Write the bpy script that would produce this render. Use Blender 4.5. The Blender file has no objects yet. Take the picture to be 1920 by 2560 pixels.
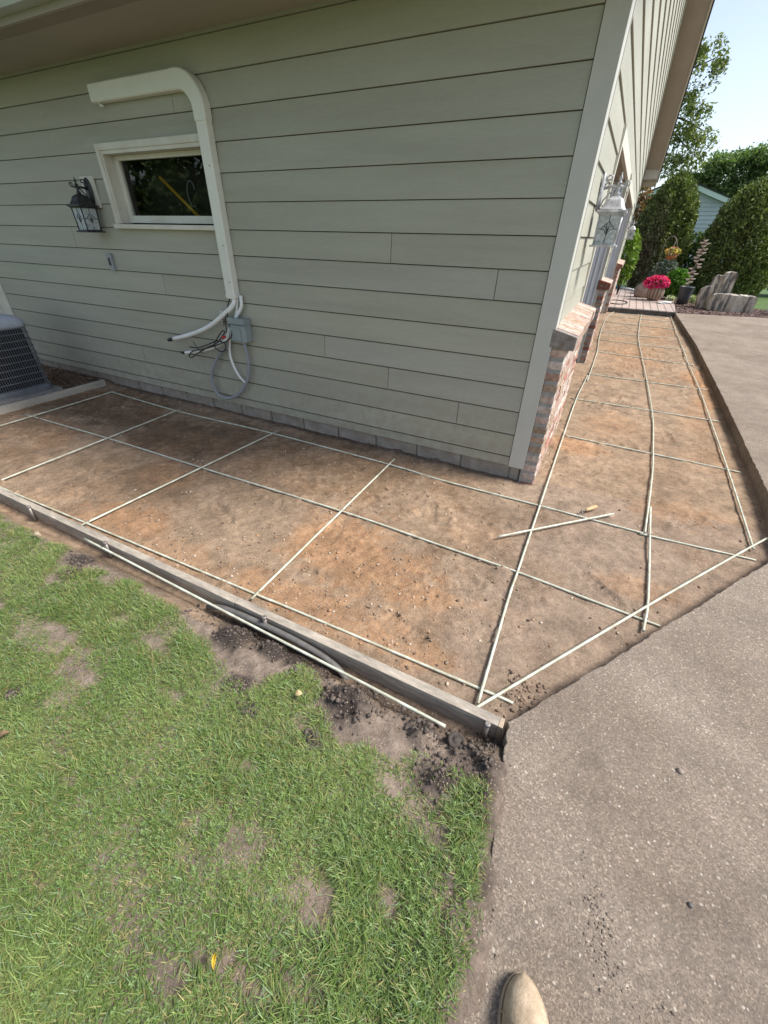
import bpy, bmesh, math, random
import numpy as np
from mathutils import Vector, Matrix
random.seed(7); RNG = np.random.default_rng(11)
R = math.radians
S = bpy.context.scene
COL = S.collection

# ------------------------------------------------------------------ camera, sky, sun, exposure
cd = bpy.data.cameras.new('camera'); cam = bpy.data.objects.new('camera', cd); COL.objects.link(cam)
yaw, pitch, roll = R(-26.63), R(34.12), R(1.217)
fv = Vector((math.sin(yaw)*math.cos(pitch), math.cos(yaw)*math.cos(pitch), -math.sin(pitch)))
rv = Vector((math.cos(yaw), -math.sin(yaw), 0)); uv = rv.cross(fv)
r2 = rv*math.cos(roll)+uv*math.sin(roll); u2 = -rv*math.sin(roll)+uv*math.cos(roll)
m = Matrix.Identity(4)
for i in range(3): m[i][0] = r2[i]; m[i][1] = u2[i]; m[i][2] = -fv[i]
m.translation = (0.414, -3.012, 1.6); cam.matrix_world = m
cd.sensor_fit = 'VERTICAL'; cd.sensor_height = 36; cd.lens = 1025/2560*36
cd.clip_start = .05; cd.clip_end = 600
S.camera = cam
SUN_EL, SUN_AZ = R(52), R(72)
w = bpy.data.worlds.new('World'); S.world = w; w.use_nodes = True
wn = w.node_tree; bg = wn.nodes['Background']
sky = wn.nodes.new('ShaderNodeTexSky'); sky.sky_type = 'NISHITA'; sky.sun_disc = False
sky.sun_elevation = SUN_EL; sky.sun_rotation = SUN_AZ; sky.air_density = 1.0; sky.dust_density = 1.0; sky.ozone_density = 1.0
hs = wn.nodes.new('ShaderNodeHueSaturation'); hs.inputs['Saturation'].default_value = .68
wn.links.new(sky.outputs[0], hs.inputs['Color']); wn.links.new(hs.outputs[0], bg.inputs[0]); bg.inputs[1].default_value = .108
sl = bpy.data.lights.new('sun', 'SUN'); so = bpy.data.objects.new('sun', sl); COL.objects.link(so)
sl.energy = 3.1; sl.angle = R(19); sl.color = (1, .965, .91)
sd = Vector((math.sin(SUN_AZ)*math.cos(SUN_EL), math.cos(SUN_AZ)*math.cos(SUN_EL), math.sin(SUN_EL)))
so.rotation_euler = sd.to_track_quat('Z', 'Y').to_euler(); so.location = (6, 2, 12)
S.view_settings.view_transform = 'Standard'; S.view_settings.look = 'None'
S.view_settings.exposure = 1.02; S.view_settings.gamma = 1
S.cycles.max_bounces = 8

# ------------------------------------------------------------------ helpers
def _h(ix, iy, s):
    n = (ix.astype(np.int64)*374761393 + iy.astype(np.int64)*668265263 + s*974634777) & 0xffffffff
    n = ((n ^ (n >> 13))*1274126177) & 0xffffffff
    return ((n ^ (n >> 16)) & 0xffff)/65535.0
def vnoise(x, y, s=0):
    x = np.asarray(x, float); y = np.asarray(y, float)
    ix = np.floor(x); iy = np.floor(y); fx = x-ix; fy = y-iy
    fx = fx*fx*(3-2*fx); fy = fy*fy*(3-2*fy)
    a = _h(ix, iy, s); b = _h(ix+1, iy, s); c = _h(ix, iy+1, s); d = _h(ix+1, iy+1, s)
    return (a*(1-fx)+b*fx)*(1-fy)+(c*(1-fx)+d*fx)*fy-.5
def fbm(x, y, f, o=4, s=0, g=.5):
    t = 0; a = 1
    for i in range(o):
        t = t+a*vnoise(np.asarray(x)*f+i*17.3, np.asarray(y)*f-i*9.1, s+i); f *= 2.03; a *= g
    return t
def sstep(a, b, x):
    t = np.clip((x-a)/(b-a), 0, 1); return t*t*(3-2*t)

class MB:
    """collects shapes into one mesh"""
    def __init__(s): s.v = []; s.f = []; s.mi = []; s.sm = []; s.c = []; s.col = (1, 1, 1); s.m = 0
    def add(s, vs, fs, smooth=False):
        o = len(s.v); s.v += [tuple(p) for p in vs]; s.c += [s.col]*len(vs)
        for f in fs: s.f.append([i+o for i in f]); s.mi.append(s.m); s.sm.append(smooth)
    def hexa(s, p): s.add(p, [(0, 3, 2, 1), (4, 5, 6, 7), (0, 1, 5, 4), (1, 2, 6, 5), (2, 3, 7, 6), (3, 0, 4, 7)])
    def box(s, x0, x1, y0, y1, z0, z1):
        s.hexa([(x0, y0, z0), (x1, y0, z0), (x1, y1, z0), (x0, y1, z0), (x0, y0, z1), (x1, y0, z1), (x1, y1, z1), (x0, y1, z1)])
    def cbox(s, x0, x1, y0, y1, z0, z1, c=.005):
        """box with chamfered edges"""
        bm = bmesh.new(); bmesh.ops.create_cube(bm, size=1)
        for v in bm.verts: v.co = Vector(((x0+x1)/2+v.co.x*(x1-x0), (y0+y1)/2+v.co.y*(y1-y0), (z0+z1)/2+v.co.z*(z1-z0)))
        bmesh.ops.bevel(bm, geom=bm.edges[:], offset=c, segments=2, affect='EDGES', profile=.6)
        s.bm(bm)
    def bm(s, bm, smooth=False):
        bm.verts.ensure_lookup_table()
        for i, v in enumerate(bm.verts): v.index = i
        s.add([v.co[:] for v in bm.verts], [[v.index for v in f.verts] for f in bm.faces], smooth); bm.free()
    def quad(s, a, b, c, d): s.add([a, b, c, d], [(0, 1, 2, 3)])
    def tube(s, pts, r, n=8, caps=True, smooth=True):
        pts = [Vector(p) for p in pts]; k = len(pts); rs = r if isinstance(r, (list, tuple)) else [r]*k
        t0 = (pts[1]-pts[0]).normalized(); ref = Vector((0, 0, 1)) if abs(t0.z) < .9 else Vector((1, 0, 0))
        nx = t0.cross(ref).normalized(); vs = []
        for i in range(k):
            t = (pts[min(i+1, k-1)]-pts[max(i-1, 0)]).normalized()
            nx = (nx-t*nx.dot(t)).normalized(); ny = t.cross(nx)
            for j in range(n):
                a = 2*math.pi*j/n; vs.append(pts[i]+(nx*math.cos(a)+ny*math.sin(a))*rs[i])
        fs = [(i*n+j, i*n+(j+1) % n, (i+1)*n+(j+1) % n, (i+1)*n+j) for i in range(k-1) for j in range(n)]
        s.add(vs, fs, smooth)
        if caps:
            o = len(s.v)-k*n
            s.f.append([o+j for j in range(n)][::-1]); s.f.append([o+(k-1)*n+j for j in range(n)])
            s.mi += [s.m]*2; s.sm += [False]*2
    def lathe(s, prof, cx, cy, n=24, sq=0, smooth=True, rot=0):
        vs = []
        for r, z in prof:
            for j in range(n):
                a = 2*math.pi*j/n+rot
                k = 1 if not sq else (abs(math.cos(a))**sq+abs(math.sin(a))**sq)**(-1/sq)
                vs.append((cx+r*k*math.cos(a), cy+r*k*math.sin(a), z))
        fs = [(i*n+j, i*n+(j+1) % n, (i+1)*n+(j+1) % n, (i+1)*n+j) for i in range(len(prof)-1) for j in range(n)]
        s.add(vs, fs, smooth)
        o = len(s.v)-len(vs)
        s.f.append([o+j for j in range(n)][::-1]); s.f.append([o+(len(prof)-1)*n+j for j in range(n)]); s.mi += [s.m]*2; s.sm += [False]*2
    def prism(s, poly, fn, d0, d1):
        """poly of 2D points; fn(u,v,d)->xyz"""
        n = len(poly); vs = [fn(u, v, d0) for u, v in poly]+[fn(u, v, d1) for u, v in poly]
        s.add(vs, [list(range(n))[::-1], [n+i for i in range(n)]]+[(i, (i+1) % n, n+(i+1) % n, n+i) for i in range(n)])
    def blob(s, c, rad, sub=2, rough=.25, seed=0, flat=1.0, smooth=True):
        bm = bmesh.new(); bmesh.ops.create_icosphere(bm, subdivisions=sub, radius=1); rr = random.Random(seed)
        ph = [rr.uniform(0, 6) for _ in range(9)]
        for v in bm.verts:
            p = v.co; k = 1+rough*(math.sin(2.3*p.x+ph[0])*math.sin(2.1*p.y+ph[1])+.6*math.sin(4.7*p.z+ph[2]+2*p.x)+.45*math.sin(7.1*p.y+ph[3])*math.sin(6.3*p.x+ph[4])+.3*math.sin(11*p.z+ph[5])*math.sin(12*p.x+ph[6]))
            v.co = Vector((c[0]+p.x*rad[0]*k, c[1]+p.y*rad[1]*k, c[2]+p.z*rad[2]*k))
        s.bm(bm, smooth)

def mesh_np(name, v, f, col=None, smooth=False):
    """fast mesh from numpy arrays; f is (n,3) or (n,4)"""
    me = bpy.data.meshes.new(name); v = np.asarray(v, np.float32); f = np.asarray(f, np.int32); k = f.shape[1]
    me.vertices.add(len(v)); me.vertices.foreach_set('co', v.ravel())
    me.loops.add(f.size); me.loops.foreach_set('vertex_index', f.ravel())
    me.polygons.add(len(f)); me.polygons.foreach_set('loop_start', np.arange(0, f.size, k, dtype=np.int32))
    if smooth: me.polygons.foreach_set('use_smooth', np.ones(len(f), bool))
    me.update(calc_edges=True)
    if col is not None:
        a = me.color_attributes.new('Col', 'FLOAT_COLOR', 'POINT')
        c = np.ones((len(v), 4), np.float32); c[:, :3] = col; a.data.foreach_set('color', c.ravel())
    return me
def tag(o, label=None, cat=None, group=None, kind=None):
    if label: o['label'] = label
    if cat: o['category'] = cat
    if group: o['group'] = group
    if kind: o['kind'] = kind
    return o
def thing(name, label, cat, loc, group=None, rotz=0):
    o = bpy.data.objects.new(name, None); COL.objects.link(o); o.location = loc; o.rotation_euler.z = rotz
    o.empty_display_size = .05
    return tag(o, label, cat, group)
def wloc(o):
    p = Vector((0, 0, 0))
    while o is not None: p += o.location; o = o.parent
    return p
def link(name, me, mats, parent=None, loc=None):
    for x in (mats if isinstance(mats, (list, tuple)) else [mats]): me.materials.append(x)
    o = bpy.data.objects.new(name, me); COL.objects.link(o)
    if parent is not None: o.parent = parent
    return o
def obj(name, b, mats, parent=None, loc=None, bevel=0, local=False):
    """builds the collected shapes as one mesh object; coordinates are world ones unless local"""
    base = Vector(loc) if loc is not None else Vector((0, 0, 0))
    off = base if local is False else Vector((0, 0, 0))
    if parent is not None and not local: off = wloc(parent)+base
    me = bpy.data.meshes.new(name)
    me.from_pydata([(p[0]-off.x, p[1]-off.y, p[2]-off.z) for p in b.v], [], b.f)
    me.polygons.foreach_set('material_index', b.mi); me.polygons.foreach_set('use_smooth', b.sm)
    a = me.color_attributes.new('Col', 'FLOAT_COLOR', 'POINT')
    a.data.foreach_set('color', [x for c in b.c for x in (c[0], c[1], c[2], 1)])
    bm = bmesh.new(); bm.from_mesh(me); bmesh.ops.recalc_face_normals(bm, faces=bm.faces[:]); bm.to_mesh(me); bm.free()
    o = link(name, me, mats, parent)
    if loc is not None: o.location = base
    if bevel:
        md = o.modifiers.new('bevel', 'BEVEL'); md.width = bevel; md.segments = 2; md.limit_method = 'ANGLE'; md.angle_limit = R(40)
    return o
def single(name, b, mats, label, cat, loc, group=None, bevel=0):
    return tag(obj(name, b, mats, None, loc, bevel), label, cat, group)

# ------------------------------------------------------------------ materials
def newmat(name):
    mt = bpy.data.materials.new(name); mt.use_nodes = True; nt = mt.node_tree
    return mt, nt, nt.nodes['Principled BSDF']
def N(nt, t, **kw):
    n = nt.nodes.new('ShaderNode'+t)
    for k, v in kw.items():
        if k in n.inputs: n.inputs[k].default_value = v
        else: setattr(n, k, v)
    return n
def rgba(c): return (c[0], c[1], c[2], 1)
def mat(name, c1, c2=None, scale=6, rough=.6, metal=0, bump=0, bscale=80, attr=False, spec=.4, detail=6, stretch=None, fine=0, fscale=150, contrast=(.35, .65), trans=0, splash=0):
    mt, nt, b = newmat(name); L = nt.links.new
    tc = N(nt, 'TexCoord'); src = tc.outputs['Object']
    if stretch:
        mp = N(nt, 'Mapping'); mp.inputs['Scale'].default_value = stretch; L(src, mp.inputs[0]); src = mp.outputs[0]
    if c2 is None: c2 = tuple(x*.8 for x in c1)
    nz = N(nt, 'TexNoise', Scale=scale, Detail=detail, Roughness=.6); L(src, nz.inputs['Vector'])
    rp = N(nt, 'ValToRGB'); rp.color_ramp.elements[0].position = contrast[0]; rp.color_ramp.elements[1].position = contrast[1]
    rp.color_ramp.elements[0].color = rgba(c2); rp.color_ramp.elements[1].color = rgba(c1); L(nz.outputs['Fac'], rp.inputs[0])
    c = rp.outputs[0]
    if fine:
        n2 = N(nt, 'TexNoise', Scale=fscale, Detail=3, Roughness=.7); L(src, n2.inputs['Vector'])
        mr = N(nt, 'MapRange'); mr.inputs[1].default_value = .3; mr.inputs[2].default_value = .7; mr.inputs[3].default_value = 1-fine; mr.inputs[4].default_value = 1+fine
        L(n2.outputs['Fac'], mr.inputs[0]); vm = N(nt, 'VectorMath', operation='SCALE'); L(c, vm.inputs[0]); L(mr.outputs[0], vm.inputs['Scale']); c = vm.outputs[0]
    if attr:
        at = N(nt, 'Attribute', attribute_name='Col'); vm = N(nt, 'VectorMath', operation='MULTIPLY'); L(c, vm.inputs[0]); L(at.outputs['Color'], vm.inputs[1]); c = vm.outputs[0]
    if splash:                                                            # dust and mud splashed up from the soil
        sx = N(nt, 'SeparateXYZ'); L(tc.outputs['Object'], sx.inputs[0]); zr = N(nt, 'MapRange'); zr.inputs[1].default_value = .12; zr.inputs[2].default_value = .75; zr.inputs[3].default_value = .75; zr.inputs[4].default_value = .0; L(sx.outputs[2], zr.inputs[0])
        n4 = N(nt, 'TexNoise', Scale=11, Detail=9, Roughness=.75); L(tc.outputs['Object'], n4.inputs['Vector']); nr = N(nt, 'MapRange'); nr.inputs[1].default_value = .42; nr.inputs[2].default_value = .68; L(n4.outputs['Fac'], nr.inputs[0])
        mm = N(nt, 'Math', operation='MULTIPLY'); L(zr.outputs[0], mm.inputs[0]); L(nr.outputs[0], mm.inputs[1]); m5 = N(nt, 'Math', operation='MULTIPLY'); m5.inputs[1].default_value = splash; L(mm.outputs[0], m5.inputs[0])
        mx = N(nt, 'MixRGB'); mx.inputs[2].default_value = (.23, .175, .125, 1); L(m5.outputs[0], mx.inputs[0]); L(c, mx.inputs[1]); c = mx.outputs[0]
    L(c, b.inputs['Base Color']); b.inputs['Roughness'].default_value = rough; b.inputs['Metallic'].default_value = metal
    b.inputs['Specular IOR Level'].default_value = spec
    if trans: b.inputs['Transmission Weight'].default_value = trans
    if bump:
        n3 = N(nt, 'TexNoise', Scale=bscale, Detail=8, Roughness=.65); L(src, n3.inputs['Vector'])
        bp = N(nt, 'Bump', Strength=1.0, Distance=bump); L(n3.outputs['Fac'], bp.inputs['Height']); L(bp.outputs[0], b.inputs['Normal'])
    return mt
def leafmat(name, rough=.55, tr=.35, spec=.25):
    """colour per leaf from the mesh; a share of the light comes through"""
    mt, nt, b = newmat(name); L = nt.links.new
    at = N(nt, 'Attribute', attribute_name='Col'); L(at.outputs['Color'], b.inputs['Base Color'])
    b.inputs['Roughness'].default_value = rough; b.inputs['Specular IOR Level'].default_value = spec
    t = N(nt, 'BsdfTranslucent'); g = N(nt, 'VectorMath', operation='MULTIPLY'); g.inputs[1].default_value = (1.1, 1.25, .6)
    L(at.outputs['Color'], g.inputs[0]); L(g.outputs[0], t.inputs['Color'])
    mx = N(nt, 'MixShader'); mx.inputs[0].default_value = tr; L(b.outputs[0], mx.inputs[1]); L(t.outputs[0], mx.inputs[2])
    L(mx.outputs[0], nt.nodes['Material Output'].inputs[0]); return mt

M = {}
M['siding'] = mat('siding_paint', (.375, .368, .30), (.325, .318, .255), scale=1.9, attr=True, splash=.75, rough=.62, bump=.0012, bscale=38, stretch=(.35, 1, 3.2), fine=.05, fscale=60)
M['siding_f'] = mat('siding_paint_front', (.375, .368, .30), (.325, .318, .255), scale=1.9, attr=True, rough=.62, bump=.0016, bscale=38, stretch=(1, .35, 3.2), fine=.05, fscale=60)
M['trim'] = mat('trim_paint', (.50, .49, .44), (.455, .445, .40), scale=3, rough=.55, bump=.0006, bscale=50, fine=.03)
M['white'] = mat('white_trim_paint', (.62, .60, .52), (.53, .50, .42), scale=5, rough=.5, bump=.0005, bscale=60, fine=.04)
M['duct'] = mat('duct_plastic', (.72, .72, .64), (.66, .66, .59), scale=4, rough=.42, bump=.0003, bscale=30, fine=.03)
M['soffit'] = mat('soffit_metal', (.34, .30, .25), (.31, .275, .23), scale=2, rough=.6, fine=.03)
M['gutter'] = mat('gutter_metal', (.42, .45, .42), (.36, .39, .36), scale=6, rough=.4)
M['shingle'] = mat('roof_shingle', (.05, .047, .045), (.03, .03, .03), scale=30, rough=.9, bump=.004, bscale=60)
M['block'] = mat('concrete_block', (.34, .305, .265), (.235, .21, .18), scale=9, rough=.9, bump=.004, bscale=70, fine=.15, fscale=120, splash=1)
M['brick'] = mat('weathered_brick', (1.1, 1.12, 1.12), (.66, .58, .52), scale=26, rough=.88, bump=.004, bscale=90, attr=True, fine=.14, fscale=160)
M['mortar'] = mat('mortar', (.36, .345, .32), (.25, .245, .235), scale=25, rough=.95, bump=.004, bscale=120, fine=.15)
M['dark'] = mat('unlit_dark', (.02, .018, .016), (.012, .012, .012), scale=3, rough=.8)  # near-black colour stands in for shade inside the house and behind board gaps
M['rod'] = mat('fibreglass_rod', (.62, .65, .55), (.40, .38, .28), scale=14, rough=.4, bump=.001, bscale=160, fine=.1)
M['form'] = mat('form_lumber', (.42, .36, .29), (.24, .21, .175), scale=7, rough=.88, bump=.003, bscale=60, stretch=(.25, 1, 1.6), fine=.3, fscale=45)
M['formend'] = mat('form_lumber_clean', (.46, .34, .22), (.36, .29, .22), scale=9, rough=.85, bump=.002, bscale=60, stretch=(.25, 1, 1.6), fine=.2, fscale=45)
M['curb'] = mat('curb_lumber', (.42, .38, .32), (.31, .28, .24), scale=8, rough=.9, bump=.003, bscale=70, stretch=(1, .3, 1), fine=.2)
M['steel'] = mat('steel', (.30, .27, .25), (.17, .14, .12), scale=30, rough=.5, metal=.6)
M['hose'] = mat('grey_conduit', (.15, .14, .13), (.10, .092, .085), scale=20, rough=.6, bump=.001, bscale=60)
M['grey'] = mat('grey_plastic', (.29, .30, .32), (.25, .26, .28), scale=9, rough=.45)
M['boxgrey'] = mat('grey_enclosure', (.27, .31, .31), (.22, .26, .26), scale=9, rough=.45, bump=.0006, bscale=70)
M['foam'] = mat('white_foam', (.78, .78, .76), (.70, .70, .68), scale=9, rough=.55)
M['black'] = mat('black_plastic', (.016, .016, .017), (.012, .012, .012), scale=9, rough=.45)
M['red'] = mat('red_tape', (.5, .03, .03), None, rough=.5)
M['lamplit'] = mat('lamp_metal_lit', (.58, .58, .59), (.30, .30, .31), scale=28, rough=.42, metal=.25, fine=.12, fscale=90)  # sunlit copy of the lamp metal, weathering and light in one colour
M['lampshaded'] = mat('lamp_metal_shaded', (.05, .05, .052), (.025, .025, .026), scale=28, rough=.45, metal=.3)  # shaded copy of the same lamp metal, shade put into the colour
M['came'] = mat('lead_came', (.06, .06, .065), None, rough=.5, metal=.4)
M['acdark'] = mat('coil_fins', (.03, .032, .037), (.018, .019, .022), scale=60, rough=.5, metal=.3)
M['acgrey'] = mat('condenser_paint', (.15, .16, .18), (.11, .12, .135), scale=10, rough=.45)
M['accap'] = mat('condenser_cap', (.40, .43, .48), (.33, .36, .41), scale=7, rough=.38)
M['slab'] = mat('concrete_pad', (.19, .185, .18), (.13, .13, .13), scale=14, rough=.9, bump=.002, bscale=90, fine=.12)
M['wood'] = mat('pale_wood_handle', (.56, .38, .20), (.46, .29, .14), scale=12, rough=.55, stretch=(1, 1, 1), fine=.12)
M['suede'] = mat('tan_suede', (.50, .39, .275), (.31, .23, .155), scale=20, rough=.92, bump=.004, bscale=45, fine=.12, fscale=260, spec=.15)
M['sole'] = mat('boot_welt', (.36, .28, .19), (.24, .19, .14), scale=30, rough=.85)
M['rock'] = mat('banded_stone', (.50, .445, .37), (.13, .12, .11), scale=3.6, rough=.85, bump=.025, bscale=12, stretch=(2.6, 1, .5), fine=.3, fscale=30, contrast=(.42, .53))
M['boulder'] = mat('tan_boulder', (.36, .29, .25), (.28, .22, .19), scale=6, rough=.9, bump=.01, bscale=25, fine=.15)
M['whitestone'] = mat('white_stone', (.75, .74, .72), (.55, .54, .52), scale=10, rough=.8, bump=.01, bscale=30)
M['terracotta'] = mat('brown_pot', (.23, .15, .105), (.17, .11, .08), scale=14, rough=.7, attr=True)
M['slatepot'] = mat('slate_pot', (.06, .068, .08), (.038, .042, .05), scale=10, rough=.5, bump=.002, bscale=25, stretch=(1, 1, .2))
M['copper'] = mat('cup_metal', (.60, .52, .46), (.42, .35, .30), scale=20, rough=.5, metal=.2)
M['coir'] = mat('coir_liner', (.40, .17, .06), (.25, .10, .04), scale=40, rough=.95, bump=.006, bscale=80)
M['teal'] = mat('teal_glaze', (.02, .27, .33), (.015, .2, .25), scale=9, rough=.3)
M['rubber'] = mat('black_rubber', (.02, .02, .02), None, rough=.6)
M['nsiding'] = mat('pale_blue_siding', (.46, .51, .55), (.42, .47, .51), scale=1, rough=.7)
M['nfascia'] = mat('pale_fascia', (.62, .72, .70), (.55, .64, .63), scale=1, rough=.6)
M['bark'] = mat('bark', (.12, .09, .07), (.06, .045, .035), scale=14, rough=.95, bump=.02, bscale=20, stretch=(1, 1, .2))
M['leaf'] = leafmat('leaves'); M['grass'] = leafmat('grass_blades', .5, .3, .3)
M['petal'] = leafmat('petals', .6, .25, .2); M['needle'] = leafmat('evergreen_sprays', .6, .15, .2)
M['chip'] = mat('mulch_chips', (1, 1, 1), (.7, .7, .7), scale=40, rough=.95, attr=True)
M['pebble'] = mat('pebbles', (1, 1, 1), (.75, .75, .75), scale=60, rough=.85, attr=True)

def m_soil():
    mt, nt, b = newmat('bare_soil'); L = nt.links.new
    tc = N(nt, 'TexCoord'); at = N(nt, 'Attribute', attribute_name='Col')
    f1 = N(nt, 'TexNoise', Scale=80, Detail=9, Roughness=.78); L(tc.outputs['Object'], f1.inputs['Vector'])
    f2 = N(nt, 'TexNoise', Scale=7, Detail=8, Roughness=.7); L(tc.outputs['Object'], f2.inputs['Vector'])
    v = N(nt, 'TexVoronoi', Scale=150); L(tc.outputs['Object'], v.inputs['Vector'])
    m1 = N(nt, 'MapRange'); m1.inputs[1].default_value = .25; m1.inputs[2].default_value = .75; m1.inputs[3].default_value = .55; m1.inputs[4].default_value = 1.42; L(f1.outputs['Fac'], m1.inputs[0])
    m2 = N(nt, 'MapRange'); m2.inputs[1].default_value = .3; m2.inputs[2].default_value = .7; m2.inputs[3].default_value = .78; m2.inputs[4].default_value = 1.2; L(f2.outputs['Fac'], m2.inputs[0])
    mu = N(nt, 'Math', operation='MULTIPLY'); L(m1.outputs[0], mu.inputs[0]); L(m2.outputs[0], mu.inputs[1])
    vm = N(nt, 'VectorMath', operation='SCALE'); L(at.outputs['Color'], vm.inputs[0]); L(mu.outputs[0], vm.inputs['Scale'])
    # light grit: a few voronoi cells are pale stones
    sep = N(nt, 'SeparateColor'); L(v.outputs['Color'], sep.inputs[0]); gt = N(nt, 'Math', operation='GREATER_THAN'); gt.inputs[1].default_value = .93; L(sep.outputs[0], gt.inputs[0])
    dl = N(nt, 'Math', operation='LESS_THAN'); dl.inputs[1].default_value = .42; L(v.outputs['Distance'], dl.inputs[0])
    an = N(nt, 'Math', operation='MULTIPLY'); L(gt.outputs[0], an.inputs[0]); L(dl.outputs[0], an.inputs[1])
    mx = N(nt, 'MixRGB'); mx.inputs[2].default_value = (.46, .36, .27, 1); L(an.outputs[0], mx.inputs[0]); L(vm.outputs[0], mx.inputs[1])
    L(mx.outputs[0], b.inputs['Base Color']); b.inputs['Roughness'].default_value = .95; b.inputs['Specular IOR Level'].default_value = .15
    ad = N(nt, 'Math', operation='MULTIPLY_ADD'); ad.inputs[1].default_value = .5; L(an.outputs[0], ad.inputs[0]); L(f1.outputs['Fac'], ad.inputs[2])
    bp = N(nt, 'Bump', Strength=1, Distance=.012); L(ad.outputs[0], bp.inputs['Height']); L(bp.outputs[0], b.inputs['Normal'])
    return mt
M['soil'] = m_soil()
def m_asphalt():
    mt, nt, b = newmat('worn_aggregate'); L = nt.links.new
    tc = N(nt, 'TexCoord'); O = tc.outputs['Object']
    # wobble the lookup so the stones are not regular cells
    wn_ = N(nt, 'TexNoise', Scale=90, Detail=3); L(O, wn_.inputs['Vector']); ws = N(nt, 'VectorMath', operation='SCALE'); ws.inputs['Scale'].default_value = .010; L(wn_.outputs['Color'], ws.inputs[0])
    wa = N(nt, 'VectorMath', operation='ADD'); L(O, wa.inputs[0]); L(ws.outputs[0], wa.inputs[1]); W = wa.outputs[0]
    v = N(nt, 'TexVoronoi', Scale=215); L(W, v.inputs['Vector'])
    v2 = N(nt, 'TexVoronoi', Scale=78); L(W, v2.inputs['Vector'])
    nb = N(nt, 'TexNoise', Scale=1.5, Detail=8, Roughness=.62, Distortion=.7); L(O, nb.inputs['Vector'])
    nd = N(nt, 'TexNoise', Scale=6, Detail=9, Roughness=.72); L(O, nd.inputs['Vector'])
    nf = N(nt, 'TexNoise', Scale=230, Detail=4, Roughness=.7); L(O, nf.inputs['Vector'])
    base = N(nt, 'ValToRGB'); cr = base.color_ramp; cr.elements[0].position = .33; cr.elements[1].position = .66
    cr.elements[0].color = (.222, .180, .144, 1); cr.elements[1].color = (.308, .258, .213, 1); L(nb.outputs['Fac'], base.inputs[0])
    sp = N(nt, 'SeparateColor'); L(v.outputs['Color'], sp.inputs[0])
    cell = N(nt, 'ValToRGB'); e = cell.color_ramp.elements; e[0].position = 0; e[0].color = (.68, .65, .62, 1); e[1].position = 1; e[1].color = (1.55, 1.5, 1.42, 1)
    x = cell.color_ramp.elements.new(.5); x.color = (.92, .9, .88, 1); x = cell.color_ramp.elements.new(.88); x.color = (1.12, 1.08, 1.03, 1)
    L(sp.outputs[0], cell.inputs[0])
    mul = N(nt, 'VectorMath', operation='MULTIPLY'); L(base.outputs[0], mul.inputs[0]); L(cell.outputs[0], mul.inputs[1])
    # larger pale stones, few of them
    s2 = N(nt, 'SeparateColor'); L(v2.outputs['Color'], s2.inputs[0]); gt = N(nt, 'Math', operation='GREATER_THAN'); gt.inputs[1].default_value = .90; L(s2.outputs[1], gt.inputs[0])
    dl = N(nt, 'Math', operation='LESS_THAN'); dl.inputs[1].default_value = .27; L(v2.outputs['Distance'], dl.inputs[0]); an = N(nt, 'Math', operation='MULTIPLY'); L(gt.outputs[0], an.inputs[0]); L(dl.outputs[0], an.inputs[1])
    mx = N(nt, 'MixRGB'); mx.inputs[2].default_value = (.50, .44, .37, 1); L(an.outputs[0], mx.inputs[0]); L(mul.outputs[0], mx.inputs[1])
    dr = N(nt, 'MapRange'); dr.inputs[1].default_value = .3; dr.inputs[2].default_value = .7; dr.inputs[3].default_value = .84; dr.inputs[4].default_value = 1.14; L(nd.outputs['Fac'], dr.inputs[0])
    df = N(nt, 'MapRange'); df.inputs[1].default_value = .3; df.inputs[2].default_value = .7; df.inputs[3].default_value = .72; df.inputs[4].default_value = 1.28; L(nf.outputs['Fac'], df.inputs[0])
    mm = N(nt, 'Math', operation='MULTIPLY'); L(dr.outputs[0], mm.inputs[0]); L(df.outputs[0], mm.inputs[1])
    sc = N(nt, 'VectorMath', operation='SCALE'); L(mx.outputs[0], sc.inputs[0]); L(mm.outputs[0], sc.inputs['Scale'])
    # muddy scuffs tracked on to the slab
    ns = N(nt, 'TexNoise', Scale=2.6, Detail=9, Roughness=.7, Distortion=1.2); L(O, ns.inputs['Vector'])
    sr = N(nt, 'MapRange'); sr.inputs[1].default_value = .52; sr.inputs[2].default_value = .82; sr.inputs[3].default_value = 0; sr.inputs[4].default_value = .55; L(ns.outputs['Fac'], sr.inputs[0])
    md = N(nt, 'MixRGB'); md.inputs[2].default_value = (.13, .105, .082, 1); L(sr.outputs[0], md.inputs[0]); L(sc.outputs[0], md.inputs[1])
    L(md.outputs[0], b.inputs['Base Color']); b.inputs['Roughness'].default_value = .9; b.inputs['Specular IOR Level'].default_value = .25
    ha = N(nt, 'Math', operation='MULTIPLY_ADD'); ha.inputs[1].default_value = .6; L(sp.outputs[0], ha.inputs[0]); L(nf.outputs['Fac'], ha.inputs[2])
    bp = N(nt, 'Bump', Strength=1, Distance=.0045); L(ha.outputs[0], bp.inputs['Height']); L(bp.outputs[0], b.inputs['Normal'])
    return mt
M['asphalt'] = m_asphalt()
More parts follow.
